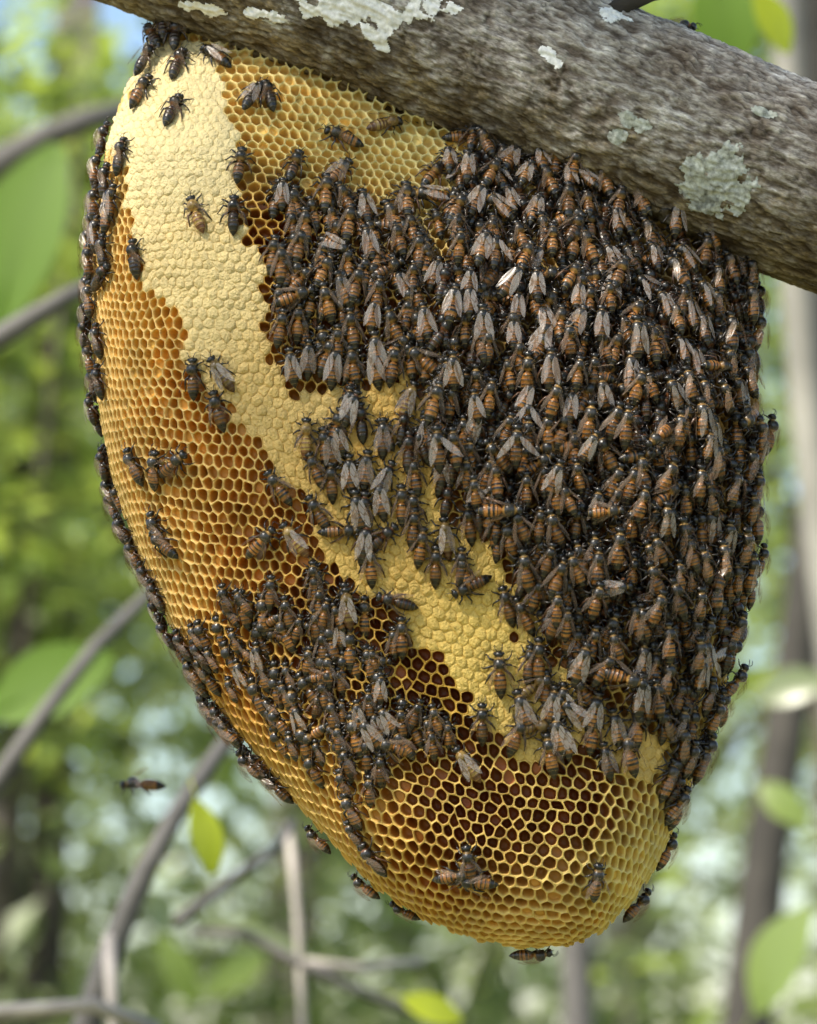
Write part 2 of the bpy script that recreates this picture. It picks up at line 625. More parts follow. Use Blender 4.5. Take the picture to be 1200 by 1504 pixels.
def uv2xz(u, v):
    z = np.interp(v, vlen, colz)
    fu = np.clip((u + UMAX) / (2 * UMAX) * (NU - 1), 0, NU - 1.001)
    fz = np.clip((z - gz0) / GS, 0, GZN - 1.001)
    i, j = fu.astype(int), fz.astype(int)
    a, b = fu - i, fz - j
    x = XT[j, i] * (1 - a) * (1 - b) + XT[j, i + 1] * a * (1 - b) + XT[j + 1, i] * (1 - a) * b + XT[j + 1, i + 1] * a * b
    return x, z


# ------------------------------------------------------------------ honeycomb
CAPPED = [(215, 60), (325, 70), (322, 120), (335, 165), (358, 205), (345, 270), (342, 330), (378, 365), (385, 430), (388, 490), (405, 545), (440, 590),
          (500, 575), (600, 555), (640, 600), (640, 680), (650, 760), (720, 800), (750, 850), (790, 900), (800, 960), (830, 1000),
          (900, 1055), (980, 1085), (975, 1145), (935, 1150), (900, 1110), (840, 1075), (820, 1105), (765, 1115), (745, 1075), (700, 1070), (690, 1030), (655, 1008), (660, 965),
          (615, 945), (600, 900), (560, 885), (520, 862), (478, 812), (468, 752), (412, 702), (378, 640), (335, 600), (282, 545),
          (262, 470), (215, 412), (192, 330), (186, 250), (150, 210)]
PITCH_C = 17.2 * KPX
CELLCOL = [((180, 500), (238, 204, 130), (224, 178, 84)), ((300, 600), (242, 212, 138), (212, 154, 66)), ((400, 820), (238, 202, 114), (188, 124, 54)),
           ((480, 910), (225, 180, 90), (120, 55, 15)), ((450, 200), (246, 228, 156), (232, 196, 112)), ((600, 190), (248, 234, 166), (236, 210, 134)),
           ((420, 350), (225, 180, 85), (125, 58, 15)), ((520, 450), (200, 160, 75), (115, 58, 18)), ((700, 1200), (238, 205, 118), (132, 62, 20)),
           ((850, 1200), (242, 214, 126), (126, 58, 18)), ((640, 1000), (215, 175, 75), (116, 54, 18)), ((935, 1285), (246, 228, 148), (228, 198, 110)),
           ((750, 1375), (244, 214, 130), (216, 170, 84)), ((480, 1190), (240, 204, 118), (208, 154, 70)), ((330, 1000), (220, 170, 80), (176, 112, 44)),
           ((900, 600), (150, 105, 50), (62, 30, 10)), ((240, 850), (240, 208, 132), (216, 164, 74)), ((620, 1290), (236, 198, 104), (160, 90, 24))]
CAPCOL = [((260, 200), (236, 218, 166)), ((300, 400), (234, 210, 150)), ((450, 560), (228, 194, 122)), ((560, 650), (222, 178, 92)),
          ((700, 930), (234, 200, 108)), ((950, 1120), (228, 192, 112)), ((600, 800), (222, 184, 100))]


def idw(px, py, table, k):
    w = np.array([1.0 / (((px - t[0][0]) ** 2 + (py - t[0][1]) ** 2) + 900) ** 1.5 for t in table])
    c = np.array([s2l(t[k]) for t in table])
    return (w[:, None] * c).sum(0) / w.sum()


corner_cache = {}


def corner(ka, kb, a, b):
    key = (ka, kb)
    if key not in corner_cache:
        g = random.Random(ka * 7919 + kb * 104729)
        corner_cache[key] = (a + g.gauss(0, 0.075) * PITCH_C, b + g.gauss(0, 0.075) * PITCH_C)
    return corner_cache[key]


VTOP = float(np.interp(-at(760, 240, -0.02).z, -colz, vlen))
VBOT = float(np.interp(-at(760, 1393, 0.0).z, -colz, vlen))
rowh = PITCH_C * 0.8660254
cells, caps = [], []
nrow0 = -int(0.085 / rowh)
for r in range(nrow0, int((VBOT - VTOP + 0.05) / rowh) + 2):
    for c in range(-66, 46):
        a = (c + 0.5 * (r & 1)) * PITCH_C
        b = r * rowh

        def warp(a_, b_):
            sh = 0.13 * (1 - min(max((b_ + 0.05) / 0.26, 0), 1)) - 0.015
            n1 = mnoise.noise(Vector((a_ * 38, b_ * 38, 1.3))) * 0.0017
            n2 = mnoise.noise(Vector((a_ * 38, b_ * 38, 7.9))) * 0.0017
            # cells grow slowly from the left rim to the right
            g_ = min(max((a_ + 0.16) / 0.22, 0), 1)
            fan = 0.92 + 0.22 * g_ * g_ * (3 - 2 * g_)
            return a_ * (0.90 + 0.13 * g_) + n1, VTOP + (b_ - 0.02) * fan + 0.02 + sh * a_ + n2
        u, v = warp(a, b)
        if v < 0 or v > vlen[-1]:
            continue
        x, z = uv2xz(np.array([u]), np.array([v]))
        d = float(bil(D, x, z)[0])
        if d < 0.0009:
            continue
        lz = np.interp(x[0], LOW[:, 0], LOW[:, 1])
        if z[0] > lz + 0.012:
            continue
        poly = []
        for k in range(6):
            g = R_(60 * k + 30)
            ca = a + math.cos(g) * PITCH_C / math.sqrt(3)
            cb = b + math.sin(g) * PITCH_C / math.sqrt(3)
            ca, cb = corner(round(ca / PITCH_C * 2), round(cb / PITCH_C * math.sqrt(3) * 2), ca, cb)
            poly.append(warp(ca, cb))
        yy = -float(surf(x, z)[0])
        ppx, ppy = proj(x[0], yy, z[0])
        rec = dict(uv=(u, v), poly=poly, px=float(ppx), py=float(ppy), d=d, x=float(x[0]), y=yy, z=float(z[0]))
        jx, jy = random.gauss(0, 4), random.gauss(0, 4)
        if bool(inpoly(np.array(ppx + jx), np.array(ppy + jy), CAPPED)) and not (random.random() < 0.004 and ppy > 480):
            caps.append(rec)
        else:
            cells.append(rec)


def map_surf(U, Vv, H):
    """lattice coordinates + height above the face -> world points"""
    x, z = uv2xz(U, Vv)
    n = normal(x, z)
    y = -surf(x, z)
    return np.stack([x, y, z], 1) + n * H[:, None]


def build_cell(rec, rnd):
    cu, cv = rec['uv']
    P = np.array(rec['poly'])
    M = (P + np.roll(P, -1, 0)) / 2
    outer = np.empty((12, 2))
    outer[0::2] = P
    outer[1::2] = M
    ctr = P.mean(0)
    rel = outer - ctr
    w = 0.875 + rnd.uniform(-0.04, 0.03)
    pull = np.where(np.arange(12) % 2 == 0, 0.93, 1.025)[:, None]
    inner = ctr + rel * w * pull
    dep = min(0.0046, rec['d'] * 0.35 + 0.0008) * rnd.uniform(0.55, 1.0)
    lift = rnd.gauss(0, 0.00012)
    full = rnd.random() < (0.16 if rec['px'] < 560 else 0.08)      # nectar or pollen near the mouth
    if full:
        dep = min(dep, rnd.uniform(0.0010, 0.0022))
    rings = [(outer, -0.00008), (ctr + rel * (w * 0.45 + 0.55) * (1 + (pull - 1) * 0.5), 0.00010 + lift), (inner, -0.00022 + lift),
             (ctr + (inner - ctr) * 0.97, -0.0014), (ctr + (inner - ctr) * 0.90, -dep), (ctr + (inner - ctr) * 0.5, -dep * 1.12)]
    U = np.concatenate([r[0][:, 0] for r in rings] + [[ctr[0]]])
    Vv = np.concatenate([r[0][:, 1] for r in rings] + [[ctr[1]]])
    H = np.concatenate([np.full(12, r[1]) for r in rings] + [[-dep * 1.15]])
    F = []
    for q in range(5):
        for k in range(12):
            k2 = (k + 1) % 12
            F.append((q * 12 + k2, q * 12 + k, (q + 1) * 12 + k, (q + 1) * 12 + k2))
    for k in range(12):
        F.append((60 + (k + 1) % 12, 60 + k, 72))
    j = 1 + rnd.uniform(-0.10, 0.10)
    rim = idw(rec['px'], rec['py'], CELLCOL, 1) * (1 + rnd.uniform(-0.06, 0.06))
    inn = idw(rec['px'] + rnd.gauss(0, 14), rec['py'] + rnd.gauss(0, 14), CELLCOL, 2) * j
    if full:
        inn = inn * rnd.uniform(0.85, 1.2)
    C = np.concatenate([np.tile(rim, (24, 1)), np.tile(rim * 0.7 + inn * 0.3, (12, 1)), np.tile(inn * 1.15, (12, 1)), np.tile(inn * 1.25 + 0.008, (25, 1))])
    return U, Vv, H, F, C


def build_cap(rec, rnd):
    P = np.array(rec['poly'])
    M = (P + np.roll(P, -1, 0)) / 2
    outer = np.empty((12, 2))
    outer[0::2] = P
    outer[1::2] = M
    ctr = P.mean(0) + np.array([rnd.gauss(0, 0.0001), rnd.gauss(0, 0.0001)])
    rel = outer - ctr
    pull = np.where(np.arange(12) % 2 == 0, 0.96, 1.02)[:, None]
    hgt = rnd.uniform(0.0001, 0.00050)
    wob = RNG.normal(0, 0.00011, (4, 12))
    rings = [(outer, -0.00014 + wob[0] * 0), (ctr + rel * 0.86 * pull, hgt * 0.35 + wob[1]), (ctr + rel * 0.6 * pull, hgt * 0.85 + wob[2]), (ctr + rel * 0.28, hgt + wob[3])]
    U = np.concatenate([r[0][:, 0] for r in rings] + [[ctr[0]]])
    Vv = np.concatenate([r[0][:, 1] for r in rings] + [[ctr[1]]])
    H = np.concatenate([r[1] for r in rings] + [[hgt * rnd.uniform(0.3, 1.2)]])
    H = H + 0.00022 * vnoise(np.stack([U * 700, Vv * 700, U * 0 + 3], 1), 8) + 0.00012 * vnoise(np.stack([U * 1700, Vv * 1700, U * 0], 1), 18)
    F = []
    for q in range(3):
        for k in range(12):
            k2 = (k + 1) % 12
            F.append((q * 12 + k2, q * 12 + k, (q + 1) * 12 + k, (q + 1) * 12 + k2))
    for k in range(12):
        F.append((36 + (k + 1) % 12, 36 + k, 48))
    c = idw(rec['px'], rec['py'], CAPCOL, 1) * (1 + rnd.uniform(-0.07, 0.05))
    C = np.tile(c, (49, 1))
    C[:12] *= 0.93
    return U, Vv, H, F, C


comb = bpy.data.objects.new('honeycomb', None)
COL.objects.link(comb)
comb_c = at(640, 300, 0.0)
comb.location = comb_c
comb.empty_display_size = 0.02
tag(comb, 'large wild honeycomb of golden wax cells hanging from the thick branch', 'honeycomb')

DENSE = [(655, 215), (760, 222), (870, 262), (960, 322), (1085, 385), (1108, 470), (1120, 600), (1116, 760), (1100, 870), (1078, 980), (1040, 1090),
         (1000, 1200), (975, 1175), (985, 1095), (955, 1050), (880, 1010), (820, 950), (790, 880), (740, 835), (725, 770), (655, 745), (640, 680),
         (622, 600), (640, 540), (640, 450), (655, 350), (640, 300)]


def emit(recs, builder, base, mat):
    rnd = random.Random(5)
    # largest in view: those in the open, widest to the camera
    def score(q):
        s = 0.0
        if bool(inpoly(np.array(q['px']), np.array(q['py']), DENSE)):
            s -= 10
        s += min(q['d'], 0.045) * 40
        if q['py'] < 90:
            s -= 1
        return s
    order = sorted(range(len(recs)), key=lambda i: -score(recs[i]))
    single = set(order[:300])
    AU, AV, AH, meta, off = [], [], [], [], 0
    for i, q in enumerate(recs):
        U, Vv, H, F, C = builder(q, rnd)
        AU.append(U); AV.append(Vv); AH.append(H)
        meta.append((off, len(U), F, C, i in single))
        off += len(U)
    W = map_surf(np.concatenate(AU), np.concatenate(AV), np.concatenate(AH)) - np.array(comb_c)
    sv, sf, scol, so = [], [], [], 0
    for (o, n, F, C, one) in meta:
        if one:
            pts = W[o:o + n]
            ctr = pts[0:12].mean(0)
            link(base, mesh(base, pts - ctr, F, C, mats=[mat]), comb, Vector(ctr.tolist()))
        else:
            sv.append(W[o:o + n]); scol.append(C)
            sf.extend(tuple(k + so for k in f) for f in F)
            so += n
    if sv:
        st = link(base + '_field', mesh(base + '_field', np.concatenate(sv), sf, np.concatenate(scol), mats=[mat]), comb)
        st['kind'] = 'stuff'


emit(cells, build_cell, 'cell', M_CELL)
emit(caps, build_cap, 'cell_cap', M_CAP)

# the slab of wax behind the cells (midrib and the far side)
cv, cf, cid = [], [], {}
STEP = 2
sel = (D > 0.0016) & (GZ < low_z + 0.014)
jj = range(0, GZN - STEP, STEP)
ii = range(0, GXN - STEP, STEP)


def core_vert(j, i, side):
    k = (j, i, side)
    if k not in cid:
        d = max(D[j, i], 0)
        if side == 0:
            y = -FG[j, i] + min(0.0085, d * 0.40 + 0.0010)
        else:
            y = 0.002 + 0.016 * math.sqrt(max(1 - (1 - min(d / 0.03, 1)) ** 2, 0))
        cid[k] = len(cv)
        cv.append((GX[j, i] - comb_c.x, y - comb_c.y, GZ[j, i] - comb_c.z))
    return cid[k]


edges = {}
for j in jj:
    for i in ii:
        if sel[j, i] and sel[j + STEP, i] and sel[j, i + STEP] and sel[j + STEP, i + STEP]:
            q = [(j, i), (j, i + STEP), (j + STEP, i + STEP), (j + STEP, i)]
            cf.append(tuple(core_vert(a, b, 0) for a, b in q))
            cf.append(tuple(core_vert(a, b, 1) for a, b in q[::-1]))
            for e in range(4):
                k = (q[e], q[(e + 1) % 4])
                edges[k] = edges.get(k, 0) + 1
for (a, b) in list(edges):
    if (b, a) not in edges:
        cf.append((core_vert(*b, 0), core_vert(*a, 0), core_vert(*a, 1), core_vert(*b, 1)))
link('midrib', mesh('midrib', cv, cf, np.tile(np.array(s2l((196, 140, 50))), (len(cv), 1)), mats=[M_CELL]), comb)

# ------------------------------------------------------------------ host tree: trunk, branch, lichen
tree = bpy.data.objects.new('host_tree', None)
COL.objects.link(tree)
tree.location = (1.75, 0.05, 0.0)
tag(tree, 'tree with a thick grey lichen-spotted bough that carries the honeycomb', 'tree')
TL = tree.location.copy()
BY = -0.010
AXP = [(-1250, -560, 0.013), (-900, -470, 0.018), (-500, -350, 0.0215), (-200, -258, 0.0235), (0, -192, 0.0250), (130, -146, 0.0258), (330, -84, 0.0262), (450, -38, 0.0262), (600, 30, 0.0265), (700, 70, 0.0266), (800, 108, 0.0268),
       (900, 149, 0.0268), (1000, 199, 0.0270), (1100, 243, 0.0272), (1200, 281, 0.0275), (1500, 372, 0.029), (2600, 640, 0.036), (5000, 1150, 0.05), (9800, 2050, 0.075)]
axis = [at(x, y, BY) for x, y, _ in AXP]
axl = [0.0]
for a, b in zip(axis, axis[1:]):
    axl.append(axl[-1] + (b - a).length)
axl = np.array(axl)
axyz = np.array([list(p) for p in axis])
arad = np.array([r for *_, r in AXP])


def smooth_interp(s, X, Y):
    h = 0.02
    return sum(np.interp(s + o, X, Y) for o in (-2 * h, -h, 0, h, 2 * h)) / 5


s_in0, s_in1 = axl[3], axl[15]
S = np.concatenate([np.linspace(0, s_in0, 40)[:-1], np.linspace(s_in0, s_in1, 1000), np.linspace(s_in1, axl[-1], 70)[1:]])
NTH = 380
cx = np.stack([smooth_interp(S, axl, axyz[:, k]) for k in range(3)], 1)
cr = smooth_interp(S, axl, arad)
tan = np.gradient(cx, axis=0)
tan /= np.linalg.norm(tan, axis=1, keepdims=True)
yb = np.array([0, -1.0, 0])
B1 = np.cross(tan, yb)
B1 /= np.linalg.norm(B1, axis=1, keepdims=True)
B1 *= np.sign(B1[:, 2:3])                # roughly up
B2 = np.cross(B1, tan)
B2 *= -np.sign(B2[:, 1:2])               # towards the camera
TH = np.linspace(0, 2 * math.pi, NTH, endpoint=False)
cosT, sinT = np.cos(TH), np.sin(TH)
dirs = B1[:, None, :] * cosT[None, :, None] + B2[:, None, :] * sinT[None, :, None]
SS = np.repeat(S[:, None], NTH, 1)
CT = np.repeat(cosT[None], len(S), 0)
ST = np.repeat(sinT[None], len(S), 0)
rr_ = cr[:, None]
pn = np.stack([SS.ravel(), (CT * rr_).ravel(), (ST * rr_).ravel()], 1)
lump = fbm(pn * np.array([14, 22, 22]), 3, 3)
wob = 0.006 * np.stack([vnoise(pn * 90, 31), vnoise(pn * 90, 32), vnoise(pn * 90, 33)], 1)
fib = 1 - np.abs(fbm((pn + wob * 0.4) * np.array([70, 330, 330]), 3, 9))       # ridges running along
plate = fbm((pn + wob * 0.5) * np.array([210, 420, 420]), 3, 21)
fine = fbm(pn * np.array([700, 1500, 1500]), 2, 41)
crack = np.clip(np.abs(vnoise((pn + wob) * np.array([120, 260, 260]), 55)) * 5, 0, 1)
fine2 = fbm(pn * np.array([420, 1100, 1100]), 2, 47)
flake = np.clip(fbm((pn + wob * 0.3) * np.array([300, 900, 900]), 3, 61) * 3, -1, 1)
disp = 0.0013 * lump + 0.00042 * (fib - 0.6) + 0.00022 * np.tanh(plate * 3) + 0.00034 * flake + 0.00012 * fine - 0.00025 * (1 - crack)
disp = disp.reshape(len(S), NTH)
Pb = cx[:, None, :] + dirs * (rr_ + disp)[:, :, None]
bv = (Pb.reshape(-1, 3) - np.array(TL))
ns = len(S)
ia = (np.arange(ns - 1)[:, None] * NTH + np.arange(NTH)[None]).ravel()
ib = (np.arange(ns - 1)[:, None] * NTH + (np.arange(NTH)[None] + 1) % NTH).ravel()
bfaces = np.stack([ia, ib, ib + NTH, ia + NTH], 1)
# moss tint on the lower flank (damp side), lichen density, raised to paint sun patches on top
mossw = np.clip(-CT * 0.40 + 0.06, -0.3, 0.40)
lich_sun = np.zeros_like(CT)
PXX, PYY = proj(Pb[:, :, 0], Pb[:, :, 1], Pb[:, :, 2])
for (lx, ly, rx, ry, am) in [(540, 10, 110, 30, 0.30), (400, 30, 60, 22, 0.22), (820, 95, 50, 25, 0.20), (300, 25, 45, 14, 0.20), (1110, 140, 60, 25, 0.10),
                             (760, 30, 60, 25, 0.12), (980, 110, 70, 30, 0.1), (690, 120, 40, 18, 0.1)]:
    lich_sun = np.maximum(lich_sun, am * np.exp(-(((PXX - lx) / rx) ** 2 + ((PYY - ly) / ry) ** 2)) * (ST > -0.1))
bcol = np.stack([mossw.ravel(), lich_sun.ravel(), np.clip(0.5 + (disp.ravel() - 0.0013 * lump) / 0.0015, 0, 1)], 1)
br_me = mesh('branch', bv, bfaces.tolist(), bcol, mats=[M_BARK])
bka = br_me.attributes.new('bark_co', 'FLOAT_VECTOR', 'POINT')
bka.data.foreach_set('vector', pn.astype(np.float32).ravel())
branch = link('branch', br_me, tree)

# crusts on the bark: grey lichen, and white lichen painting the sunlit patches
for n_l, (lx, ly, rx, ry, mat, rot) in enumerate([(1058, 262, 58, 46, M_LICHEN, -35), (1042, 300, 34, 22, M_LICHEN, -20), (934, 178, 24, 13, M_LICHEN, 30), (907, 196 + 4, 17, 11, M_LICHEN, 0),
                                                  (530, 14, 100, 27, M_SUNLICHEN, 5), (635, 10, 36, 13, M_SUNLICHEN, 10), (403, 24, 46, 11, M_SUNLICHEN, 8), (550, 52, 30, 12, M_SUNLICHEN, 40), (300, 12, 34, 9, M_SUNLICHEN, 15),
                                                  (812, 88, 34, 14, M_SUNLICHEN, 25), (900, 22, 26, 10, M_SUNLICHEN, 20), (1120, 165, 22, 8, M_LICHEN, 20)]):
    ca_, sa_ = math.cos(R_(rot)), math.sin(R_(rot))
    ex, ey = PXX - lx, PYY - ly
    q = ((ex * ca_ + ey * sa_) / rx) ** 2 + ((-ex * sa_ + ey * ca_) / ry) ** 2
    nn = (fbm(pn * 260, 4, 70 + n_l, 0.6)).reshape(q.shape)
    mask_v = 1.0 - q + nn * 0.95
    ok = (mask_v > 0) & (ST > -0.15) & (q < 2.2)
    fa = bfaces.reshape(ns - 1, NTH, 4)
    okf = ok.ravel()
    fl = bfaces[okf[bfaces].all(1)]
    if len(fl) < 4:
        continue
    par = {int(v): int(v) for v in np.unique(fl)}

    def root(a):
        while par[a] != a:
            par[a] = par[par[a]]
            a = par[a]
        return a
    for q4 in fl.tolist():
        r0 = root(q4[0])
        for k in q4[1:]:
            par[root(k)] = r0
    rts = np.array([root(q4[0]) for q4 in fl.tolist()])
    vals, cnt = np.unique(rts, return_counts=True)
    fl = fl[rts == vals[cnt.argmax()]]
    used = np.unique(fl)
    remap = {int(v): i for i, v in enumerate(used)}
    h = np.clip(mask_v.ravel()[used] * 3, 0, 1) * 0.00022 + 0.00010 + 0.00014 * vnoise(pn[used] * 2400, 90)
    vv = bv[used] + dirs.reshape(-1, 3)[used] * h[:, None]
    link('lichen_sun_patch', mesh('lichen_sun_patch', vv, [tuple(remap[int(k)] for k in f) for f in fl], mats=[mat]), branch)

# broken twig stub on the upper side of the bough
sb0 = at(905, 22, BY - 0.014) - TL
sv_, sf_ = tube([sb0, sb0 + Vector((0.004, -0.001, 0.0035)), sb0 + Vector((0.010, -0.001, 0.0055)), sb0 + Vector((0.015, 0.0, 0.0062))], [0.0042, 0.0026, 0.0018, 0.0011], 9)
link('twig_stub', mesh('twig_stub', sv_, sf_, np.zeros((len(sv_), 3)), mats=[M_FARBARK]), branch)

# trunk of the host tree, out of frame to the right
tp = [(0.02, 0, -0.05), (0.0, 0, 0.35), (-0.02, 0.02, 0.9), (0.0, 0.0, 1.5), (0.03, 0.0, 2.2), (0.02, 0.03, 3.2), (0.06, 0.06, 4.6)]
tv, tfc = tube(tp, [0.19, 0.15, 0.135, 0.13, 0.12, 0.10, 0.07], 20)
link('trunk', mesh('trunk', tv, tfc, np.zeros((len(tv), 3)), mats=[M_FARBARK]), tree)


# crown of the host tree: limbs and leaves overhead, out of frame, that shade the comb
crnd = random.Random(4)
ccents = []
for k in range(9):
    e = Vector((crnd.uniform(-1.5, 0.6), crnd.uniform(-1.35, 0.3), crnd.uniform(2.55, 3.3))) - TL
    b = Vector((0.02, 0.02, 2.4 + 0.12 * k))
    mid = (b + e) / 2 + Vector((0, 0, 0.25))
    lv, lf = tube([b, b.lerp(mid, .5) + Vector((0, 0, .1)), mid, mid.lerp(e, .5), e], [.05, .04, .03, .02, .008], 10)
    link('limb', mesh('limb', lv, lf, np.zeros((len(lv), 3)), mats=[M_FARBARK]), tree)
    for q in range(7):
        ccents.append(mid.lerp(e, 0.2 + 0.9 * q / 6) + Vector((crnd.gauss(0, .2), crnd.gauss(0, .2), crnd.gauss(0, .12))))


# ------------------------------------------------------------------ bees
MM = 0.001
CROWN_N = 3000
C_BLK = np.array((0.011, 0.009, 0.008))
C_THX = np.array((0.022, 0.020, 0.018))
C_ORG = np.array((0.36, 0.150, 0.034))
C_ORD = np.array((0.17, 0.065, 0.022))
C_PAL = np.array((0.50, 0.36, 0.13))
C_GLD = np.array((0.42, 0.27, 0.08))
C_LEG = np.array((0.020, 0.014, 0.010))


def bee_body(seed, tone='dark', splay=1.0, bend=0.0):
    rnd = random.Random(seed)
    V, F, C = [], [], []
    SEG = 14

    def lathe(rings):
        o = len(V)
        for (x, cz, ry, rz, col) in rings:
            for k in range(SEG):
                g = 2 * math.pi * k / SEG
                V.append((x, math.sin(g) * ry, cz + math.cos(g) * rz))
                C.append(col)
        n = len(rings)
        for i in range(n - 1):
            for k in range(SEG):
                k2 = (k + 1) % SEG
                F.append((o + i * SEG + k, o + i * SEG + k2, o + (i + 1) * SEG + k2, o + (i + 1) * SEG + k))
        F.append(tuple(o + k for k in range(SEG))[::-1])
        F.append(tuple(o + (n - 1) * SEG + k for k in range(SEG)))
    org, dark, pal = {'dark': (C_ORG * 0.75, C_BLK, C_GLD * 0.6), 'orange': (C_ORG, C_BLK, C_PAL * 0.8), 'pale': (C_GLD, C_ORD * 0.8, C_PAL * 1.1), 'black': (C_ORD * 0.35, C_BLK, C_PAL * 0.6)}[tone]
    thx = {'dark': C_THX, 'orange': C_THX * 1.2, 'pale': C_GLD * 0.6, 'black': C_THX * 0.7}[tone]
    fringe = (C_GLD * 0.55 + C_ORG * 0.25) if tone != 'black' else C_ORD
    rings = [(5.35, 1.9, .25, .3, C_BLK), (5.2, 1.9, .85, .85, C_BLK), (4.75, 1.9, 1.45, 1.4, C_BLK), (4.25, 2.0, 1.68, 1.5, C_BLK), (3.75, 2.2, 1.25, 1.15, C_BLK),
             (3.38, 2.4, .6, .6, fringe), (3.18, 2.5, 1.15, 1.1, fringe), (2.8, 2.6, 1.66, 1.6, thx), (2.1, 2.72, 2.0, 1.95, thx), (1.25, 2.75, 2.12, 2.0, thx * 0.8),
             (.5, 2.65, 1.85, 1.8, thx * 0.8), (.05, 2.5, 1.35, 1.3, fringe), (-.2, 2.42, .95, .95, fringe), (-.42, 2.35, .6, .62, org)]
    prof = [(0, .75), (.08, 1.55), (.2, 2.0), (.38, 2.18), (.55, 2.12), (.7, 1.85), (.84, 1.3), (.94, .7), (1, .12)]
    px_, py_ = zip(*prof)
    nseg = 6
    cut = [rnd.uniform(.35, .75) for _ in range(6)]
    for sgi in range(nseg):
        for (q, kind, f) in ((0.03, 'o', .965), (cut[sgi], 'o', 1.0), (cut[sgi] + .08, 'd', 1.005), (0.9, 'd', 1.03), (0.97, 'p', 1.035)):
            t = (sgi + q) / nseg
            rr = float(np.interp(t, px_, py_)) * f
            x = -0.5 - t * 7.5
            cz = 2.35 - 0.75 * t - bend * t * t
            if sgi >= 4:
                col = dark if kind != 'p' else (pal * 0.8 if sgi == 4 else dark)
            else:
                col = {'o': org * (1 - 0.05 * sgi), 'd': dark, 'p': (pal * 0.55 if rnd.random() < 0.6 else org)}[kind]
            rings.append((x, cz, rr * 0.94, rr * 0.86, col))
    rings.append((-8.1, 1.5 - bend, .10, .10, dark))
    lathe(rings)
    # eyes
    for s in (-1, 1):
        o = len(V)
        for a in range(5):
            for k in range(8):
                g, h = 2 * math.pi * k / 8, math.pi * (a + .5) / 5
                V.append((4.55 + .55 * math.sin(h) * math.cos(g), s * 1.35 + .45 * math.cos(h), 2.05 + 1.0 * math.sin(h) * math.sin(g)))
                C.append(C_BLK * 1.3)
        for a in range(4):
            for k in range(8):
                F.append((o + a * 8 + k, o + a * 8 + (k + 1) % 8, o + (a + 1) * 8 + (k + 1) % 8, o + (a + 1) * 8 + k))

    def limb(pts, rad, col, sides=5):
        o = len(V)
        v, f = tube([Vector(p) for p in pts], rad, sides)
        V.extend(tuple(p) for p in v)
        C.extend([col] * len(v))
        F.extend(tuple(k + o for k in q) for q in f)
    j = lambda a: rnd.uniform(-a, a)
    for s in (-1, 1):
        w = splay
        limb([(2.5, s * .9, 1.2), (3.3 + j(.4), s * (2.6 * w), 2.3 + j(.2)), (4.1 + j(.6), s * (3.5 * w), 1.1), (4.9 + j(.7), s * (3.9 * w), .05)], [.36, .32, .22, .12], C_LEG)
        limb([(1.5, s * 1.0, 1.1), (1.3 + j(.5), s * (3.1 * w), 2.3 + j(.2)), (.7 + j(.6), s * (4.4 * w), 1.0), (.3 + j(.9), s * (5.1 * w), .05)], [.38, .34, .22, .12], C_LEG)
        limb([(.5, s * .9, 1.2), (-1.2 + j(.4), s * (2.9 * w), 2.4 + j(.2)), (-2.7 + j(.5), s * (3.7 * w), 1.1), (-4.0 + j(.8), s * (4.2 * w), .05)], [.4, .42, .32, .13], C_LEG if rnd.random() < .6 else C_LEG + C_ORD * .4)
        limb([(5.1, s * .45, 2.5), (5.6 + j(.1), s * (.95 + j(.1)), 3.05), (6.3 + j(.3), s * (1.25 + j(.4)), 2.75 + j(.4)), (7.0 + j(.3), s * (1.45 + j(.5)), 2.2 + j(.5))], [.13, .12, .12, .11], C_BLK, 4)
    # downy hair on the thorax and the first abdominal segment
    for q in range(150):
        g = rnd.uniform(0, 2 * math.pi)
        x = rnd.uniform(-.3, 3.2) if q < 110 else rnd.uniform(-5.5, -.8)
        if q < 110:
            t = (x - 1.4) / 1.95
            r = 2.05 * math.sqrt(max(0.05, 1 - t * t))
            cz = 2.7
            ln = rnd.uniform(.35, .75)
        else:
            r = float(np.interp((-.5 - x) / 6.9, px_, py_))
            cz = 2.35 - .75 * (-.5 - x) / 6.9
            ln = rnd.uniform(.2, .4)
        n = Vector((0.25 * (x - 1.4), math.sin(g), math.cos(g))).normalized()
        p = Vector((x, math.sin(g) * r * .97, cz + math.cos(g) * r * .95))
        tq_ = n.cross(Vector((rnd.random(), rnd.random(), rnd.random()))).normalized() * .045
        tip = p + n * ln + Vector((-.25, j(.15), j(.1)))
        o = len(V)
        V.extend([tuple(p - tq_), tuple(p + tq_), tuple(tip)])
        c = (C_GLD * .8 if tone != 'black' else C_ORD)
        C.extend([c, c, c])
        F.append((o, o + 1, o + 2))
    return np.array(V) * MM * np.array([1.0, 0.87, 0.91]), F, np.array(C)


def wing_mesh(name, length, width, seed):
    rnd = random.Random(seed)
    V, F = [], []
    n, m = 9, 5
    for i in range(n):
        t = i / (n - 1)
        lead = width * 0.28 * math.sin(math.pi * min(1, t * .9 + .05)) ** .6
        w = width * (0.16 + 0.84 * math.sin(math.pi * min(1, t ** .75 * .92 + .04)) ** .8) * (1 if t < .95 else .55)
        for k in range(m):
            q = k / (m - 1)
            y = lead - w * q
            z = 0.10 * math.sin(q * math.pi * 3) + 0.35 * math.sin(t * math.pi) * (1 - q) * .5 + rnd.uniform(-.03, .03)
            V.append((-t * length + (0.35 * length * .2 * q if i == 0 else 0), y, z))
    for i in range(n - 1):
        for k in range(m - 1):
            a = i * m + k
            F.append((a, a + 1, a + m + 1, a + m))
    V = np.array(V) * MM
    return V, F


FORE_L = wing_mesh('forewing', 7.5, 2.15, 1)
HIND_L = wing_mesh('hindwing', 5.2, 1.6, 2)


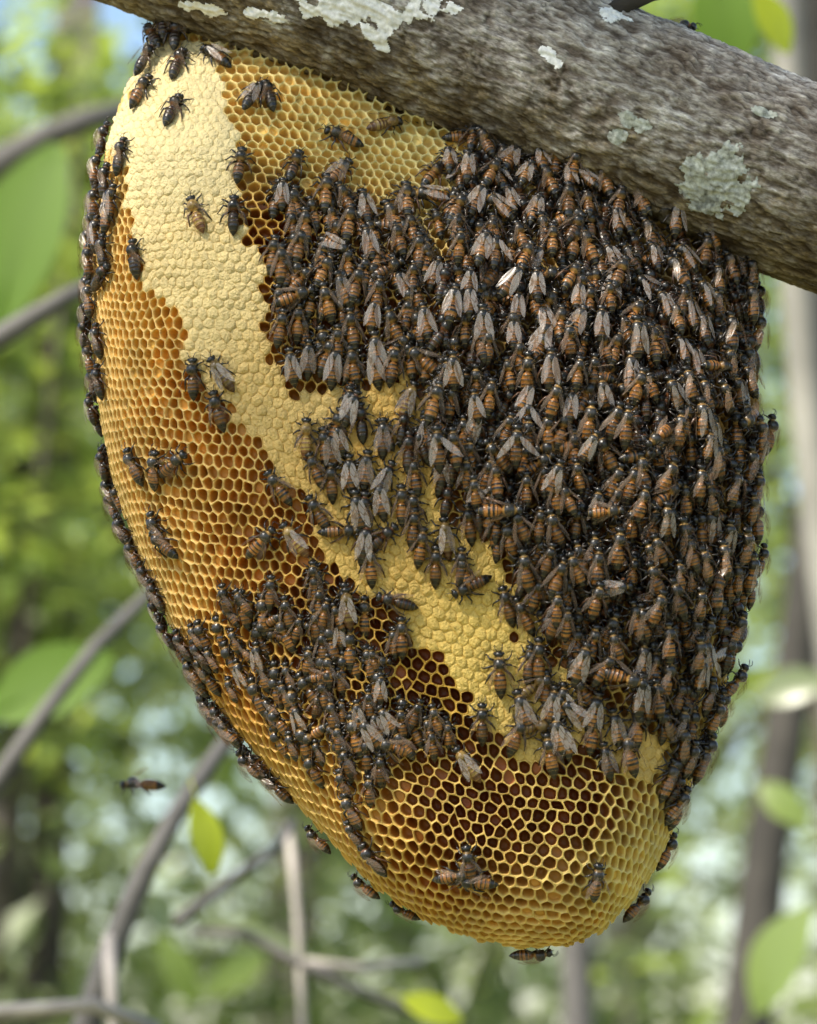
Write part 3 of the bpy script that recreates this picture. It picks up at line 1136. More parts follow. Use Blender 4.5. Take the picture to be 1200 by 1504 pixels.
def mir(vf):
    v, f = vf
    v = v * np.array([1, -1, 1])
    return v, [tuple(reversed(q)) for q in f]


ME_WINGB = {('f', 1): mesh('forewing', *FORE_L, mats=[M_WINGB]), ('f', -1): mesh('forewing', *mir(FORE_L), mats=[M_WINGB]),
            ('h', 1): mesh('hindwing', *HIND_L, mats=[M_WING]), ('h', -1): mesh('hindwing', *mir(HIND_L), mats=[M_WING])}
ME_WING = {('f', 1): mesh('forewing', *FORE_L, mats=[M_WING]), ('f', -1): mesh('forewing', *mir(FORE_L), mats=[M_WING]),
           ('h', 1): mesh('hindwing', *HIND_L, mats=[M_WING]), ('h', -1): mesh('hindwing', *mir(HIND_L), mats=[M_WING])}
RAW_WING = {('f', 1): FORE_L, ('f', -1): mir(FORE_L), ('h', 1): HIND_L, ('h', -1): mir(HIND_L)}
BODIES = {}
for tone in ('dark', 'orange', 'pale', 'black'):
    for var in range(6):
        v, f, c = bee_body(hash((tone, var)) % 9973 if False else {'dark': 10, 'orange': 20, 'pale': 30, 'black': 40}[tone] + var, tone, [1.0, 1.12, 0.85, 1.0, 1.2, 0.92][var], [0.0, 0.5, 0.2, 0.8, 0.3, -0.4][var])
        BODIES[(tone, var)] = (v, f, c, mesh('bee_body', v, f, c, mats=[M_BEE]))


def wing_mats(style, rnd):
    """local matrices of the four wings: style 'v' = pale wings over the back, 'n' = narrow at the flanks, 's' = one spread"""
    out = []
    for s in (1, -1):
        if style == 'v':
            a = rnd.uniform(4, 12)
        elif style == 'n':
            a = rnd.uniform(12, 24)
        elif style == 's':
            a = rnd.uniform(28, 48) if (s == 1) == (rnd.random() < 0.5) else rnd.uniform(6, 14)
        elif style == 'o':
            a = rnd.uniform(60, 80)
        rz = -s * R_(a)
        roll = s * R_(rnd.uniform(8, 22) if style in 'vs' else rnd.uniform(48, 74))
        pitch = R_(rnd.uniform(-3, 4))
        base = Vector((1.5, s * 1.35, 4.25)) * MM
        mf = Matrix.Translation(base) @ Matrix.Rotation(rz, 4, 'Z') @ Matrix.Rotation(pitch + R_(-6), 4, 'Y') @ Matrix.Rotation(-roll, 4, 'X')
        mh = Matrix.Translation(base + Vector((-.7, s * .1, -.35)) * MM) @ Matrix.Rotation(rz - s * R_(6), 4, 'Z') @ Matrix.Rotation(pitch + R_(-8), 4, 'Y') @ Matrix.Rotation(-roll * 1.1, 4, 'X')
        out.append((('f', s), mf))
        out.append((('h', s), mh))
    return out


def bee_matrix(P, Nn, ang, scale, lift, tilt=0.0):
    """ang: direction of the head in the picture plane, degrees, 90 = up"""
    h = Vector((math.cos(R_(ang)), 0, math.sin(R_(ang))))
    f = h - Nn * h.dot(Nn)
    if f.length < 0.05:
        f = Vector((0, 0, 1)) - Nn * Nn.z
    f.normalize()
    n = (Nn + f * math.tan(R_(tilt))).normalized()
    f = (f - n * f.dot(n)).normalized()
    l = n.cross(f).normalized()
    m = Matrix((f, l, n)).transposed().to_4x4()
    return Matrix.Translation(P + Nn * lift) @ m @ Matrix.Scale(scale, 4)


TONE_WORD = {'dark': 'brown-banded', 'orange': 'orange-banded', 'black': 'blackish', 'pale': 'pale'}
SINGLE = []      # (matrix, tone, var, style, label, group)
EXTRA = []       # bees of the under layer, joined


def put(px, py, ang, style='n', tone='dark', scale=1.0, lift=0.0, label=None, group=None, snap=False, tilt=0.0, extra=False, out=0.0):
    if snap:
        i = int(np.argmin([(px - x) ** 2 + (py - y) ** 2 for x, y in EDGE_PX]))
        x, y = EDGE_PX[i]
        P = at(x, y, snap if isinstance(snap, float) else -0.004)
        n2 = EDGE_N[i]
        Nn = Vector((n2[0], -0.28, n2[1])).normalized()
        P = P + Nn * (out - (0.0019 if x > 980 else 0.0011 if y > 1200 else 0.0004))      # feet on the outermost cells
    else:
        P, Nn = hit(px, py)
        if float(bil(D, np.array(P.x), np.array(P.z))) < 0.0022 and (extra or group in ('cluster bees', 'bees at the cluster tail')):
            return                       # beyond the rim: nothing to stand on
        if lift > 0:
            lift *= 0.12 + 0.88 * max(0.0, -Nn.y) ** 1.3
    # centre the body on the pixel: body centre lies 1.1 mm behind the origin of the mesh
    M = bee_matrix(P, Nn, ang + random.uniform(-4, 4), scale, lift, tilt)
    M = M @ Matrix.Translation(Vector((1.1, 0, 0)) * MM)
    (EXTRA if extra else SINGLE).append((M, tone, random.randrange(6), style, label, group))


# sampled silhouette of the comb for the bees on the rim
EDGE_PX, EDGE_N = [], []
for (x1, y1), (x2, y2) in zip(OUT_PX, OUT_PX[1:]):
    n = max(2, int(math.hypot(x2 - x1, y2 - y1) / 3))
    L_ = math.hypot(x2 - x1, y2 - y1)
    for k in range(n):
        EDGE_PX.append((x1 + (x2 - x1) * k / n, y1 + (y2 - y1) * k / n))
        EDGE_N.append(((-(y2 - y1)) / L_ * -1 * -1, 0))
# outward normals in (x, z): the polyline runs down the left side and up the right
EDGE_N = []
for i, (x, y) in enumerate(EDGE_PX):
    x2, y2 = EDGE_PX[min(i + 6, len(EDGE_PX) - 1)]
    x1, y1 = EDGE_PX[max(i - 6, 0)]
    tx, ty = x2 - x1, y2 - y1
    L_ = math.hypot(tx, ty)
    EDGE_N.append((-ty / L_, -tx / L_))

SB = 0.89
U = lambda *a, **k: put(*a, scale=k.pop('scale', SB), **k)
# --- bees that stand by themselves
U(256, 166, 82, style='n', tone='black', label='dark honey bee alone on cream wax, just below the branch end of the comb')
U(291, 317, 114, style='n', tone='pale', label='pale golden honey bee alone in the middle of the cream capped wax')
U(203, 381, 97, style='n', tone='black', label='dark honey bee where cream capped wax meets the left open cells')
U(394, 145, 100, style='n', tone='black', label='dark honey bee with white-ringed tail on pale cells under the branch')
U(371, 146, 70, style='v', tone='black', label='honey bee pressed against the white-ringed bee under the branch')
U(352, 246, 80, style='n', tone='dark', label='dark honey bee above another at the right border of the cream wax')
U(344, 318, 90, style='n', tone='black', label='black and yellow honey bee below another at the right border of cream wax')
U(431, 248, 75, style='n', tone='dark', label='honey bee at the upper edge of the brown cells beside cream wax')
U(503, 207, 160, style='n', tone='orange', label='striped honey bee lying crosswise on the pale open cells')
U(563, 188, 35, style='n', tone='pale', label='honey bee climbing towards the branch across the pale open cells')
U(495, 260, 57, style='v', tone='dark', label='honey bee with bright silvery wings at the lower edge of the pale cells', lift=0.001)
U(680, 203, 4, style='n', tone='orange', label='orange honey bee lying along the branch beside the last pale cells')
U(634, 262, 60, style='n', tone='orange', label='orange honey bee at the right corner of the pale open cells')
U(211, 138, 66, style='n', tone='dark', label='honey bee climbing the smooth wax near the branch end of the comb')
U(183, 232, 86, style='n', tone='black', label='dark honey bee on smooth wax with its shadow beside it')
U(263, 98, 84, style='n', tone='black', label='dark honey bee on the wax right under the branch')
U(318, 88, 130, style='v', tone='orange', label='honey bee at the first cells where comb and branch meet')
U(287, 557, 92, style='n', tone='orange', label='striped honey bee at the border of cream wax and amber cells')
U(327, 550, 126, style='v', tone='pale', label='pale honey bee with splayed legs leaving the cream wax')
U(322, 604, 105, style='n', tone='dark', label='dark honey bee below two others on the amber cells')
U(410, 717, 128, style='n', tone='orange', label='orange honey bee slanting across the rim of cream wax and amber cells')
U(434, 793, 130, style='v', tone='pale', label='honey bee with long pale wings slanting over amber cells')
U(385, 797, 45, style='n', tone='orange', label='striped honey bee on open amber cells with its head to the wax')
U(500, 781, 2, style='n', tone='orange', label='striped honey bee lying flat across the cream wax with legs spread')
U(512, 893, 94, style='v', tone='pale', label='honey bee with pale grey wings on the dark brown cells', lift=0.001)
U(582, 884, 160, style='n', tone='black', label='honey bee with black tail lying across the yellow capped wax')
U(590, 936, 92, style='n', tone='orange', label='honey bee at the corner of yellow capped wax and dark cells')
U(708, 1063, 90, style='n', tone='dark', label='slim honey bee hanging upright below the yellow capped wax')
U(783, 1008, 38, style='n', tone='pale', label='pale striped honey bee climbing slantwise over the yellow wax')
U(783, 1068, 8, style='n', tone='pale', label='pale striped honey bee lying crosswise below the yellow wax')
U(826, 1032, 84, style='s', tone='orange', label='honey bee with one long wing held out beside the yellow wax')
U(686, 1122, 125, style='v', tone='pale', label='honey bee with pinkish wings lying on the first lower brown cells')
U(872, 1292, 94, style='n', tone='orange', label='striped honey bee on the lower cells near the pale wax tip')
U(668, 1283, 20, style='n', tone='orange', label='honey bee in the small knot on the lower cells, head to the branch side')
U(700, 1292, 172, style='n', tone='orange', label='honey bee in the small knot on the lower cells, lying crosswise')
U(690, 1268, 100, style='n', tone='dark', label='dark honey bee topping the small knot on the lower cells')
U(521, 1188, 96, style='n', tone='orange', label='striped honey bee at the top of the lower left cells')
U(553, 1258, 100, style='n', tone='black', label='dark honey bee on the golden cells near the lower edge')
U(545, 1077, 128, style='v', tone='orange', label='honey bee with glassy wings above the lower brown cells')
U(580, 1098, 160, style='n', tone='dark', label='honey bee lying crosswise just above the lower brown cells')
U(890, 862, 6, style='v', tone='dark', label='honey bee lying crosswise in the cluster with silver wings folded', lift=0.006)
U(203, 684, 118, style='n', tone='dark', label='honey bee in the little knot on amber cells, nearest the comb rim')
U(232, 690, 70, style='n', tone='orange', label='orange honey bee at the centre of the little knot on amber cells')
U(258, 682, 30, style='n', tone='dark', label='honey bee in the little knot on amber cells, farthest from the rim')
U(236, 778, 100, style='n', tone='dark', label='dark honey bee on golden cells below the little knot')
U(246, 798, 150, style='n', tone='orange', label='orange honey bee under another on golden cells below the little knot')
U(155, 408, 20, style='n', tone='black', label='dark honey bee at the foot of the column along the wax edge')
# --- centre strip of capped wax: loosely scattered bees
for (x, y, a, st, tn) in [(450, 645, 93, 'n', 'pale'), (487, 662, 97, 'v', 'dark'), (515, 698, 90, 'v', 'orange'), (538, 692, 84, 'v', 'dark'), (531, 622, 95, 'n', 'black'),
                          (563, 645, 88, 'v', 'dark'), (590, 742, 88, 'n', 'orange'), (560, 792, 42, 'n', 'black'), (545, 832, 92, 'n', 'orange'), (640, 832, 88, 'n', 'orange'),
                          (682, 842, 102, 'n', 'orange'), (468, 755, 120, 'n', 'dark'), (625, 640, 88, 'v', 'orange'), (648, 690, 92, 'v', 'dark'), (600, 590, 70, 'v', 'pale'),
                          (690, 770, 95, 'n', 'orange'), (655, 790, 100, 'v', 'pale'), (610, 700, 96, 'n', 'dark'), (728, 780, 92, 'n', 'orange'), (745, 890, 105, 'n', 'orange'),
                          (770, 905, 112, 'n', 'orange'), (560, 735, 100, 'v', 'dark')]:
    put(x, y, a, style=st, tone=tn, scale=SB, label=TONE_WORD[tn] + ' honey bee ' + {'n': 'with legs spread', 'v': 'with folded pale wings'}[st] + (' on the capped wax strip beside the amber cells' if x < 580 else ' on the capped wax strip beside the cluster'), group='bees scattered on the capped wax')

# --- the rim
def edge_chain(pts, label, group, tones=('black', 'dark'), snapd=-0.004, sc=SB):
    pts = [(x + random.gauss(0, 3), y + random.gauss(0, 9), a + random.gauss(0, 13)) for x, y, a in pts]
    for (x, y, a) in pts:
        st, tn = random.choice('nnv'), random.choice(tones)
        lb = label
        if group and 'rim' in group and 'lower' not in group:
            where = ('beside the bee columns' if y < 440 else 'beside the amber cells' if y < 900 else 'beside the lower brown band') if x < 600 else ('high up by the branch' if y < 620 else 'at the widest part' if y < 900 else 'where the comb narrows')
            lb = TONE_WORD[tn] + ' honey bee ' + {'n': '', 'v': 'with silvery wings '}[st] + label + ', ' + where
        put(x, y, a, style=st, tone=tn, scale=sc * (random.uniform(0.78, 0.98) if group else 1.0), snap=snapd + random.uniform(-0.008, 0.003) if group else snapd, out=(random.uniform(-0.0015, 0.0008) - (0.0012 if x > 700 else 0)) if group else 0.0, label=lb, group=group)


chain, yc = [], 212.0
crn = random.Random(21)
while yc < 1195:
    k = int(np.argmin([abs(y - yc) + (0 if x < 470 else 999) for x, y in EDGE_PX]))
    ex_, ey_ = EDGE_PX[k]
    nx_, nz_ = EDGE_N[k]
    if crn.random() > 0.07:
        chain.append((ex_, ey_, math.degrees(math.atan2(-nx_, nz_)) + crn.gauss(0, 10)))
    yc += crn.choice((20, 30, 40, 48)) * (0.75 if yc > 900 else 1.0)
random.shuffle(chain)
edge_chain(chain,
           'on the left comb rim', 'bees along the left rim')
edge_chain([(476, 1243, 140), (537, 1303, 142), (590, 1338, 138)], 'honey bee hanging off the golden lower rim of the comb', 'bees under the lower rim', ('orange', 'dark'))
edge_chain([(778, 1400, 5)], 'honey bee clinging upside down to the lowest tip of the comb', None, ('dark',))
edge_chain([(938, 1338, 52)], 'striped honey bee on the pale wax at the right of the tip', None, ('orange',))
edge_chain([(990, 1262, 74)], 'striped honey bee below the cluster where the right rim turns pale', None, ('orange',))
edge_chain([(1118, 470, 92), (1122, 530, 92), (1124, 585, 90), (1126, 640, 90), (1124, 695, 92), (1118, 750, 90), (1112, 805, 92), (1108, 860, 86), (1102, 915, 84), (1090, 965, 80),
            (1076, 1015, 80), (1064, 1060, 76), (1050, 1110, 72), (1036, 1150, 72), (1014, 1200, 70)],
           'on the right comb rim', 'bees along the right rim', ('black', 'dark', 'orange'))
put(1124, 440, 92, style='n', tone='black', scale=SB, snap=-0.002, out=0.002, label='dark honey bee at the corner of right rim and branch')
# second and third columns of bees beside the upper left rim
for (x, y, a) in [(150, 250, 84), (163, 268, 96), (148, 300, 100), (166, 318, 86), (150, 345, 92), (172, 300, 80), (140, 385, 88), (160, 372, 100), (141, 440, 95)]:
    put(x, y, a, style=random.choice('nv'), tone=random.choice(('black', 'dark', 'dark')), scale=SB * 0.95, lift=0.001,
        label='dark honey bee crowded in the columns beside the upper left rim, ' + ('near their top' if y < 280 else 'midway' if y < 350 else 'near their foot'), group='bees in columns by the upper left rim')
for (x, y, a) in [(300, 960, 110), (275, 945, 100), (330, 1050, 125), (345, 1075, 120), (385, 1120, 130), (172, 742, 100), (222, 846, 110), (236, 872, 100), (168, 720, 110), (188, 775, 112), (203, 812, 114), (290, 985, 118), (310, 1030, 120), (325, 1062, 126), (372, 1105, 132), (402, 1140, 138), (150, 500, 96), (152, 560, 98)]:
    put(x, y, a, style='n', tone=random.choice(('black', 'dark')), scale=SB * 0.9, label='dark honey bee on the first cells inside the left rim' + (' by the amber cells' if y < 900 else ' by the lower brown band'), group='bees just inside the left rim')
# bees under the branch at the upper left
for (x, y, a) in [(248, 45, 95), (272, 40, 70), (232, 62, 120), (262, 62, 92), (222, 95, 70)]:
    put(x, y, a, style='n', tone='black', scale=SB, lift=0.002, label='black honey bee huddled where the comb end meets the branch', group='bees huddled at the branch joint')


# --- dense cluster: shingled rows


def cluster_place(x, y):
    if y < np.interp(x, [p[0] for p in BR_LOW], [p[1] for p in BR_LOW]) + 75:
        return 'in the cluster right under the branch'
    if y > 940:
        return 'in the tapering foot of the cluster'
    if x > 1030:
        return 'in the cluster by the right rim'
    if x < 720:
        return 'in the cluster next to the cream wax'
    if y < 600:
        return 'in the upper middle of the cluster' if y > 430 else 'high in the middle of the cluster'
    if x < np.interp(y, [600, 680, 780, 880, 960], [740, 740, 810, 870, 910]):
        return 'where the cluster borders the capped wax'
    return 'at mid-height of the cluster' if y < 770 else 'low in the middle of the cluster'


def fill(poly, dx, dy, jit, ang, styles, tones, label, group, lift, sc=SB, tilt=(0, 0), extra=False, keep=1.0, avoid=0):
    xs_ = [p[0] for p in poly]
    ys_ = [p[1] for p in poly]
    row = 0
    y = min(ys_)
    while y < max(ys_):
        x = min(xs_) + (dx / 2 if row % 2 else 0)
        while x < max(xs_):
            X, Y = x + random.gauss(0, jit), y + random.gauss(0, jit)
            if bool(inpoly(np.array(X), np.array(Y), poly)) and random.random() < keep:
                a = ang(X, Y) + random.gauss(0, 13) + (random.choice((-1, 1)) * random.uniform(30, 130) if random.random() < 0.09 else 0)
                if styles is None:
                    zone = 640 < X < 1010 and Y < 640
                    st = random.choices('nvs', (0.62, 0.32, 0.06) if zone else (0.86, 0.11, 0.03))[0]
                else:
                    st = random.choice(styles)
                tn = random.choice(tones)
                lb, gr = label, group
                if label:
                    look = {'n': 'with bare abdomen', 'v': 'with folded silvery wings', 's': 'with one wing out'}[st]
                    lb = TONE_WORD[tn] + ' honey bee ' + look + ', ' + (label if isinstance(label, str) else label(X, Y))
                put(X, Y, a, style=st, tone=tn, scale=sc * random.uniform(0.86, 1.12), lift=random.uniform(*lift), tilt=random.uniform(*tilt), label=lb, group=gr, extra=extra)
            x += dx
        y += dy
        row += 1


ang_d = lambda x, y: 90 + np.clip((x - 900) / 12, -6, 16) * (1 if 300 < y < 1100 else 0)
fill(DENSE, 28, 34, 8, ang_d, 'n', ('dark', 'black', 'black'), None, None, (0.0, 0.001), extra=True)  # under layer toned mostly black, painting deeper shade into the gaps
fill(DENSE, 29, 35, 9, ang_d, None, ('dark', 'orange', 'orange'),
     cluster_place, 'cluster bees', (0.0024, 0.0085), tilt=(-16, 8))
AREA_B = [(395, 290), (440, 262), (520, 300), (640, 285), (650, 350), (640, 450), (640, 540), (600, 560), (500, 570), (425, 545), (405, 470), (392, 380)]
fill(AREA_B, 30, 35, 9, lambda x, y: 92, 'nnnv', ('dark', 'orange', 'orange'), 'on the brown cells beside the cream wax', 'bees on the brown upper cells', (-0.0008, 0.0012), keep=0.85)
fill(AREA_B, 34, 34, 12, lambda x, y: 85, 'n', ('dark', 'orange'), None, None, (-0.002, -0.0005), keep=0.7, extra=True)
AREA_C = [(262, 925), (320, 905), (395, 885), (430, 930), (455, 835), (490, 840), (545, 890), (600, 960), (585, 1010), (660, 1060), (690, 1105), (600, 1108), (560, 1140), (530, 1180), (490, 1140), (430, 1120), (400, 1100), (345, 1040), (290, 975)]
fill(AREA_C, 31, 33, 9, lambda x, y: 98, 'nnnnv', ('dark', 'orange', 'orange'), 'in the loose band on the lower left cells', 'bees in the lower left band', (-0.0012, 0.0006), keep=0.72, sc=SB * 0.76)
fill(AREA_C, 34, 34, 12, lambda x, y: 100, 'n', ('orange', 'orange', 'dark'), None, None, (-0.0024, -0.001), keep=0.62, extra=True)
for (x, y, a) in [(462, 850, 95), (470, 885, 88), (466, 918, 96), (476, 950, 90), (484, 985, 92), (478, 1020, 98), (490, 1050, 94), (500, 1085, 90), (512, 1118, 96), (508, 1150, 92), (524, 1222, 98),
                  (400, 870, 80), (425, 900, 100), (360, 885, 120), (335, 880, 95), (610, 1050, 70), (640, 1058, 100), (590, 1062, 95), (560, 1130, 90), (545, 1160, 84)]:
    tn = random.choice(('dark', 'orange', 'orange'))
    where = 'at the top of the lower left band' if x < 440 else 'on the dark cells below the yellow wax' if x > 535 else 'high in the trail down the cells' if y < 960 else 'midway in the trail down the cells' if y < 1070 else 'at the foot of the trail down the cells'
    put(x, y, a, style='n', tone=tn, scale=SB * random.uniform(.76, .88), label=TONE_WORD[tn] + ' small honey bee ' + where, group='bees in the trail down the cells')
AREA_D = [(800, 1045), (880, 1030), (960, 1060), (980, 1090), (930, 1100), (905, 1130), (800, 1112), (770, 1090)]
fill(AREA_D, 38, 42, 8, lambda x, y: 90, 'nv', ('dark', 'orange'), 'at the fringe above the lower cells', 'bees at the lower fringe of the cluster', (0.0, 0.001), keep=0.9)
AREA_E = [(955, 1150), (985, 1100), (1000, 1190), (978, 1215), (960, 1190)]
fill(AREA_E, 34, 40, 5, lambda x, y: 85, 'n', ('dark', 'orange'), 'at the cluster tail by the right rim', 'bees at the tail of the cluster', (0.0, 0.001))
AREA_F = [(440, 600), (520, 575), (640, 600), (660, 740), (740, 830), (800, 900), (715, 865), (640, 860), (560, 855), (500, 770), (450, 690)]
fill(AREA_F, 38, 42, 11, lambda x, y: 92, 'nnv', ('dark', 'orange', 'orange', 'black'), 'straggling over the middle of the capped wax', 'bees straggling on the capped wax', (0, .0005), keep=0.62)
fill([(690, 1000), (800, 960), (900, 1040), (960, 1060), (930, 1110), (800, 1110), (700, 1090)], 38, 40, 10, lambda x, y: 92, 'nnv', ('dark', 'orange'), 'scattered below the yellow capped wax', 'bees below the yellow wax', (0, .0005), keep=0.4)
# the bee on top of the branch and the one in flight
Pt = at(1000, 52, -0.012)
Mt = bee_matrix(Pt, Vector((-0.15, -0.45, 0.88)).normalized(), -18, SB, 0.0005)
SINGLE.append((Mt, 'black', 0, 'n', 'small dark honey bee walking on top of the branch', None))
Pf = at(203, 1153, 0.16)
Mf = bee_matrix(Pf, Vector((0.0, -0.45, 0.89)).normalized(), 176, 1.12, -0.002)
SINGLE.append((Mf, 'orange', 0, 'o', 'honey bee flying free beside the comb, away from the others', None))

print('bees single', len(SINGLE), 'extra', len(EXTRA), 'cells', len(cells), 'caps', len(caps))
MAXB = 300
n_moved = 0
if len(SINGLE) > MAXB:
    # the ones that show least (lower left band, brown upper cells, cluster) join the under layer
    idx = [i for i, s in enumerate(SINGLE) if s[5] and ('cluster bees' in s[5] or 'brown upper' in s[5] or 'lower left band' in s[5])]
    random.shuffle(idx)
    drop = set(idx[:len(SINGLE) - MAXB])
    n_moved = len(drop)
    EXTRA += [s for i, s in enumerate(SINGLE) if i in drop]
    SINGLE = [s for i, s in enumerate(SINGLE) if i not in drop]

wr = random.Random(77)
for (M, tone, var, style, label, group) in SINGLE:
    o = link('honey_bee', BODIES[(tone, var)][3])
    o.matrix_world = M
    tag(o, label, 'bee', group)
    for key, m in wing_mats(style, wr):
        w = bpy.data.objects.new('forewing' if key[0] == 'f' else 'hindwing', (ME_WINGB if style in 'vs' else ME_WING)[key])
        COL.objects.link(w)
        w.parent = o
        w.matrix_local = m

ev, ef, ec, emi, eo = [], [], [], [], 0
n_under = len(EXTRA) - n_moved
for n_e, (M, tone, var, style, label, group) in enumerate(EXTRA):
    A = np.array(M)
    v, f, c, _ = BODIES[(tone, var)]
    ev.append(v @ A[:3, :3].T + A[:3, 3])
    ec.append(c * wr.uniform(0.7, 1.25))
    ef.extend(tuple(k + eo for k in q) for q in f)
    emi.extend([0] * len(f))
    eo += len(v)
    if n_e >= n_under:
        for key, m in wing_mats(style, wr):
            B = A @ np.array(m)
            v, f = RAW_WING[key]
            ev.append(v @ B[:3, :3].T + B[:3, 3])
            ec.append(np.full((len(v), 3), 0.4))
            ef.extend(tuple(k + eo for k in q) for q in f)
            emi.extend([2 if style in 'vs' and key[0] == 'f' else 1] * len(f))
            eo += len(v)
under = link('bee_swarm', mesh('bee_swarm', np.concatenate(ev), ef, np.concatenate(ec), mats=[M_BEE, M_WING, M_WINGB], midx=emi))
tag(under, 'dark layer of honey bees packed underneath the cluster on the comb', 'bees', kind='stuff')


# ------------------------------------------------------------------ woodland behind
def leaf_cloud(centres, n, size, spread, rnd, flat=0.6):
    """leaf-shaped faces around clump centres"""
    V, F = [], []
    for q in range(n):
        c = centres[rnd.randrange(len(centres))]
        p = Vector((c[0] + rnd.gauss(0, spread[0]), c[1] + rnd.gauss(0, spread[1]), c[2] + rnd.gauss(0, spread[2])))
        ax = Vector((rnd.gauss(0, 1), rnd.gauss(0, 1), rnd.gauss(-0.35, flat))).normalized()
        sd = ax.cross(Vector((rnd.gauss(0, .5), rnd.gauss(0, .5), 1))).normalized()
        up = sd.cross(ax)
        L = size * rnd.uniform(0.6, 1.35)
        w = L * rnd.uniform(0.2, 0.3)
        o = len(V)
        V.extend([p, p + ax * L * .45 + sd * w + up * L * .06, p + ax * L - up * L * .1, p + ax * L * .45 - sd * w + up * L * .06])
        F.extend([(o, o + 1, o + 2), (o, o + 2, o + 3)])
    return V, F


def woodland_tree(x, y, h, r, lean, crown_c, crown_r, nl, size, mat, label, name='woodland_tree', seed=0, nbr=7, group=None):
    rnd = random.Random(seed)
    t = bpy.data.objects.new(name, None)
    COL.objects.link(t)
    t.location = (x, y, 0)
    tag(t, label, 'tree', group)
    pts, rad = [], []
    for i in range(9):
        q = i / 8
        pts.append((lean[0] * q + 0.05 * r * 10 * math.sin(q * 5 + seed), lean[1] * q, -0.1 + (h + 0.1) * q))
        rad.append(r * (1.15 - 0.75 * q) * (1.25 if i == 0 else 1))
    v, f = tube(pts, rad, 14)
    tr = link('trunk', mesh('trunk', v, f, np.zeros((len(v), 3)), mats=[M_FARBARK]), t)
    cents = []
    for k in range(nbr):
        q = rnd.uniform(0.35, 0.95)
        i = int(q * 8)
        b = Vector(pts[i])
        e = Vector((crown_c[0] + rnd.gauss(0, crown_r[0] * .55), crown_c[1] + rnd.gauss(0, crown_r[1] * .55), crown_c[2] + rnd.gauss(0, crown_r[2] * .5)))
        mid = (b + e) / 2 + Vector((0, 0, rnd.uniform(.0, .25)))
        v, f = tube([b, mid, e], [rad[i] * .5, rad[i] * .33, rad[i] * .1], 8)
        link('limb', mesh('limb', v, f, np.zeros((len(v), 3)), mats=[M_FARBARK]), t)
        for m in range(5):
            cents.append(mid.lerp(e, rnd.random()) + Vector((rnd.gauss(0, crown_r[0] * .3), rnd.gauss(0, crown_r[1] * .3), rnd.gauss(0, crown_r[2] * .3))))
    v, f = leaf_cloud(cents, nl, size, (crown_r[0] * .22, crown_r[1] * .22, crown_r[2] * .2), rnd)
    link('crown', mesh('crown', v, f, smooth=False, mats=[mat]), t)
    return t


lv, lf = leaf_cloud([c for c in ccents if c.z > 2.3], CROWN_N, 0.085, (0.2, 0.2, 0.12), crnd)
link('crown', mesh('crown', lv, lf, smooth=False, mats=[M_LEAF_A]), tree)
TREES = [
    # x, y, h, r, lean, crown centre (local), crown radius, leaves, leaf size, mat, label
    (-0.75, 5.2, 3.6, 0.05, (0.2, 0.1), (-0.1, 0, 2.75), (0.9, 0.7, 0.75), 3000, 0.075, M_LEAF_A, 'slim green tree behind the upper left of the comb'),
    (0.75, 4.9, 3.8, 0.03, (-0.1, 0.1), (-0.12, 0, 3.25), (0.5, 0.4, 0.4), 2000, 0.06, M_LEAF_C, 'fresh green tree showing above the branch'),
    (-1.05, 4.6, 3.4, 0.03, (0.1, 0.1), (0.35, 0, 2.85), (0.5, 0.4, 0.5), 1700, 0.06, M_LEAF_A, 'young green tree beside the fresh green one, upper left'),
    (-0.62, 4.1, 3.3, 0.035, (0.1, 0.1), (0.12, 0, 2.85), (0.55, 0.4, 0.45), 2800, 0.06, M_LEAF_C, 'young fresh green tree close behind the upper left rim'),
    (-1.9, 7.0, 4.4, 0.07, (0.1, 0), (0.5, 0, 2.6), (1.0, 0.8, 1.0), 3200, 0.085, M_LEAF_B, 'grey-green tree with sky showing between its leaves'),
    (1.35, 6.0, 4.2, 0.05, (-0.05, 0), (0.0, 0, 2.7), (0.8, 0.8, 1.0), 2600, 0.075, M_LEAF_A, 'green tree behind the right rim of the comb'),
    (0.52, 8.0, 4.5, 0.055, (0.05, 0.1), (0, 0, 3.3), (1.1, 0.9, 0.8), 1600, 0.08, M_LEAF_C, 'fresh green tree with a bare grey stem below the comb'),
    (0.17, 6.6, 4.5, 0.035, (-0.02, 0.1), (0, 0, 3.4), (0.9, 0.9, 0.7), 1500, 0.08, M_LEAF_B, 'thin-stemmed tree straight behind the comb'),
    (2.6, 8.5, 5.0, 0.10, (-0.2, 0.2), (0, 0, 3.2), (1.4, 1, 1.3), 2200, 0.09, M_LEAF_B, 'broad grey-green tree at the right of the wood'),
    (-3.6, 9.0, 5.0, 0.10, (0.2, 0.2), (0, 0, 3.2), (1.5, 1, 1.3), 2200, 0.09, M_LEAF_A, 'broad green tree at the left of the wood'),
    (-0.4, 11.0, 6.0, 0.11, (0.2, 0.2), (0, 0, 4.2), (1.9, 1, 1.1), 2500, 0.10, M_LEAF_B, 'tall tree far behind the comb with a high crown'),
    (1.9, 12.5, 6.0, 0.12, (0.2, 0.2), (0, 0, 4.0), (1.9, 1, 1.3), 2500, 0.10, M_LEAF_A, 'tall far tree to the right of the high-crowned one'),
    (-2.3, 13.0, 6.0, 0.12, (0.2, 0.2), (0, 0, 4.0), (1.6, 1, 1.2), 2000, 0.10, M_LEAF_C, 'tall far tree to the left of the high-crowned one'),
]
for i, a in enumerate(TREES):
    woodland_tree(*a, seed=100 + i)


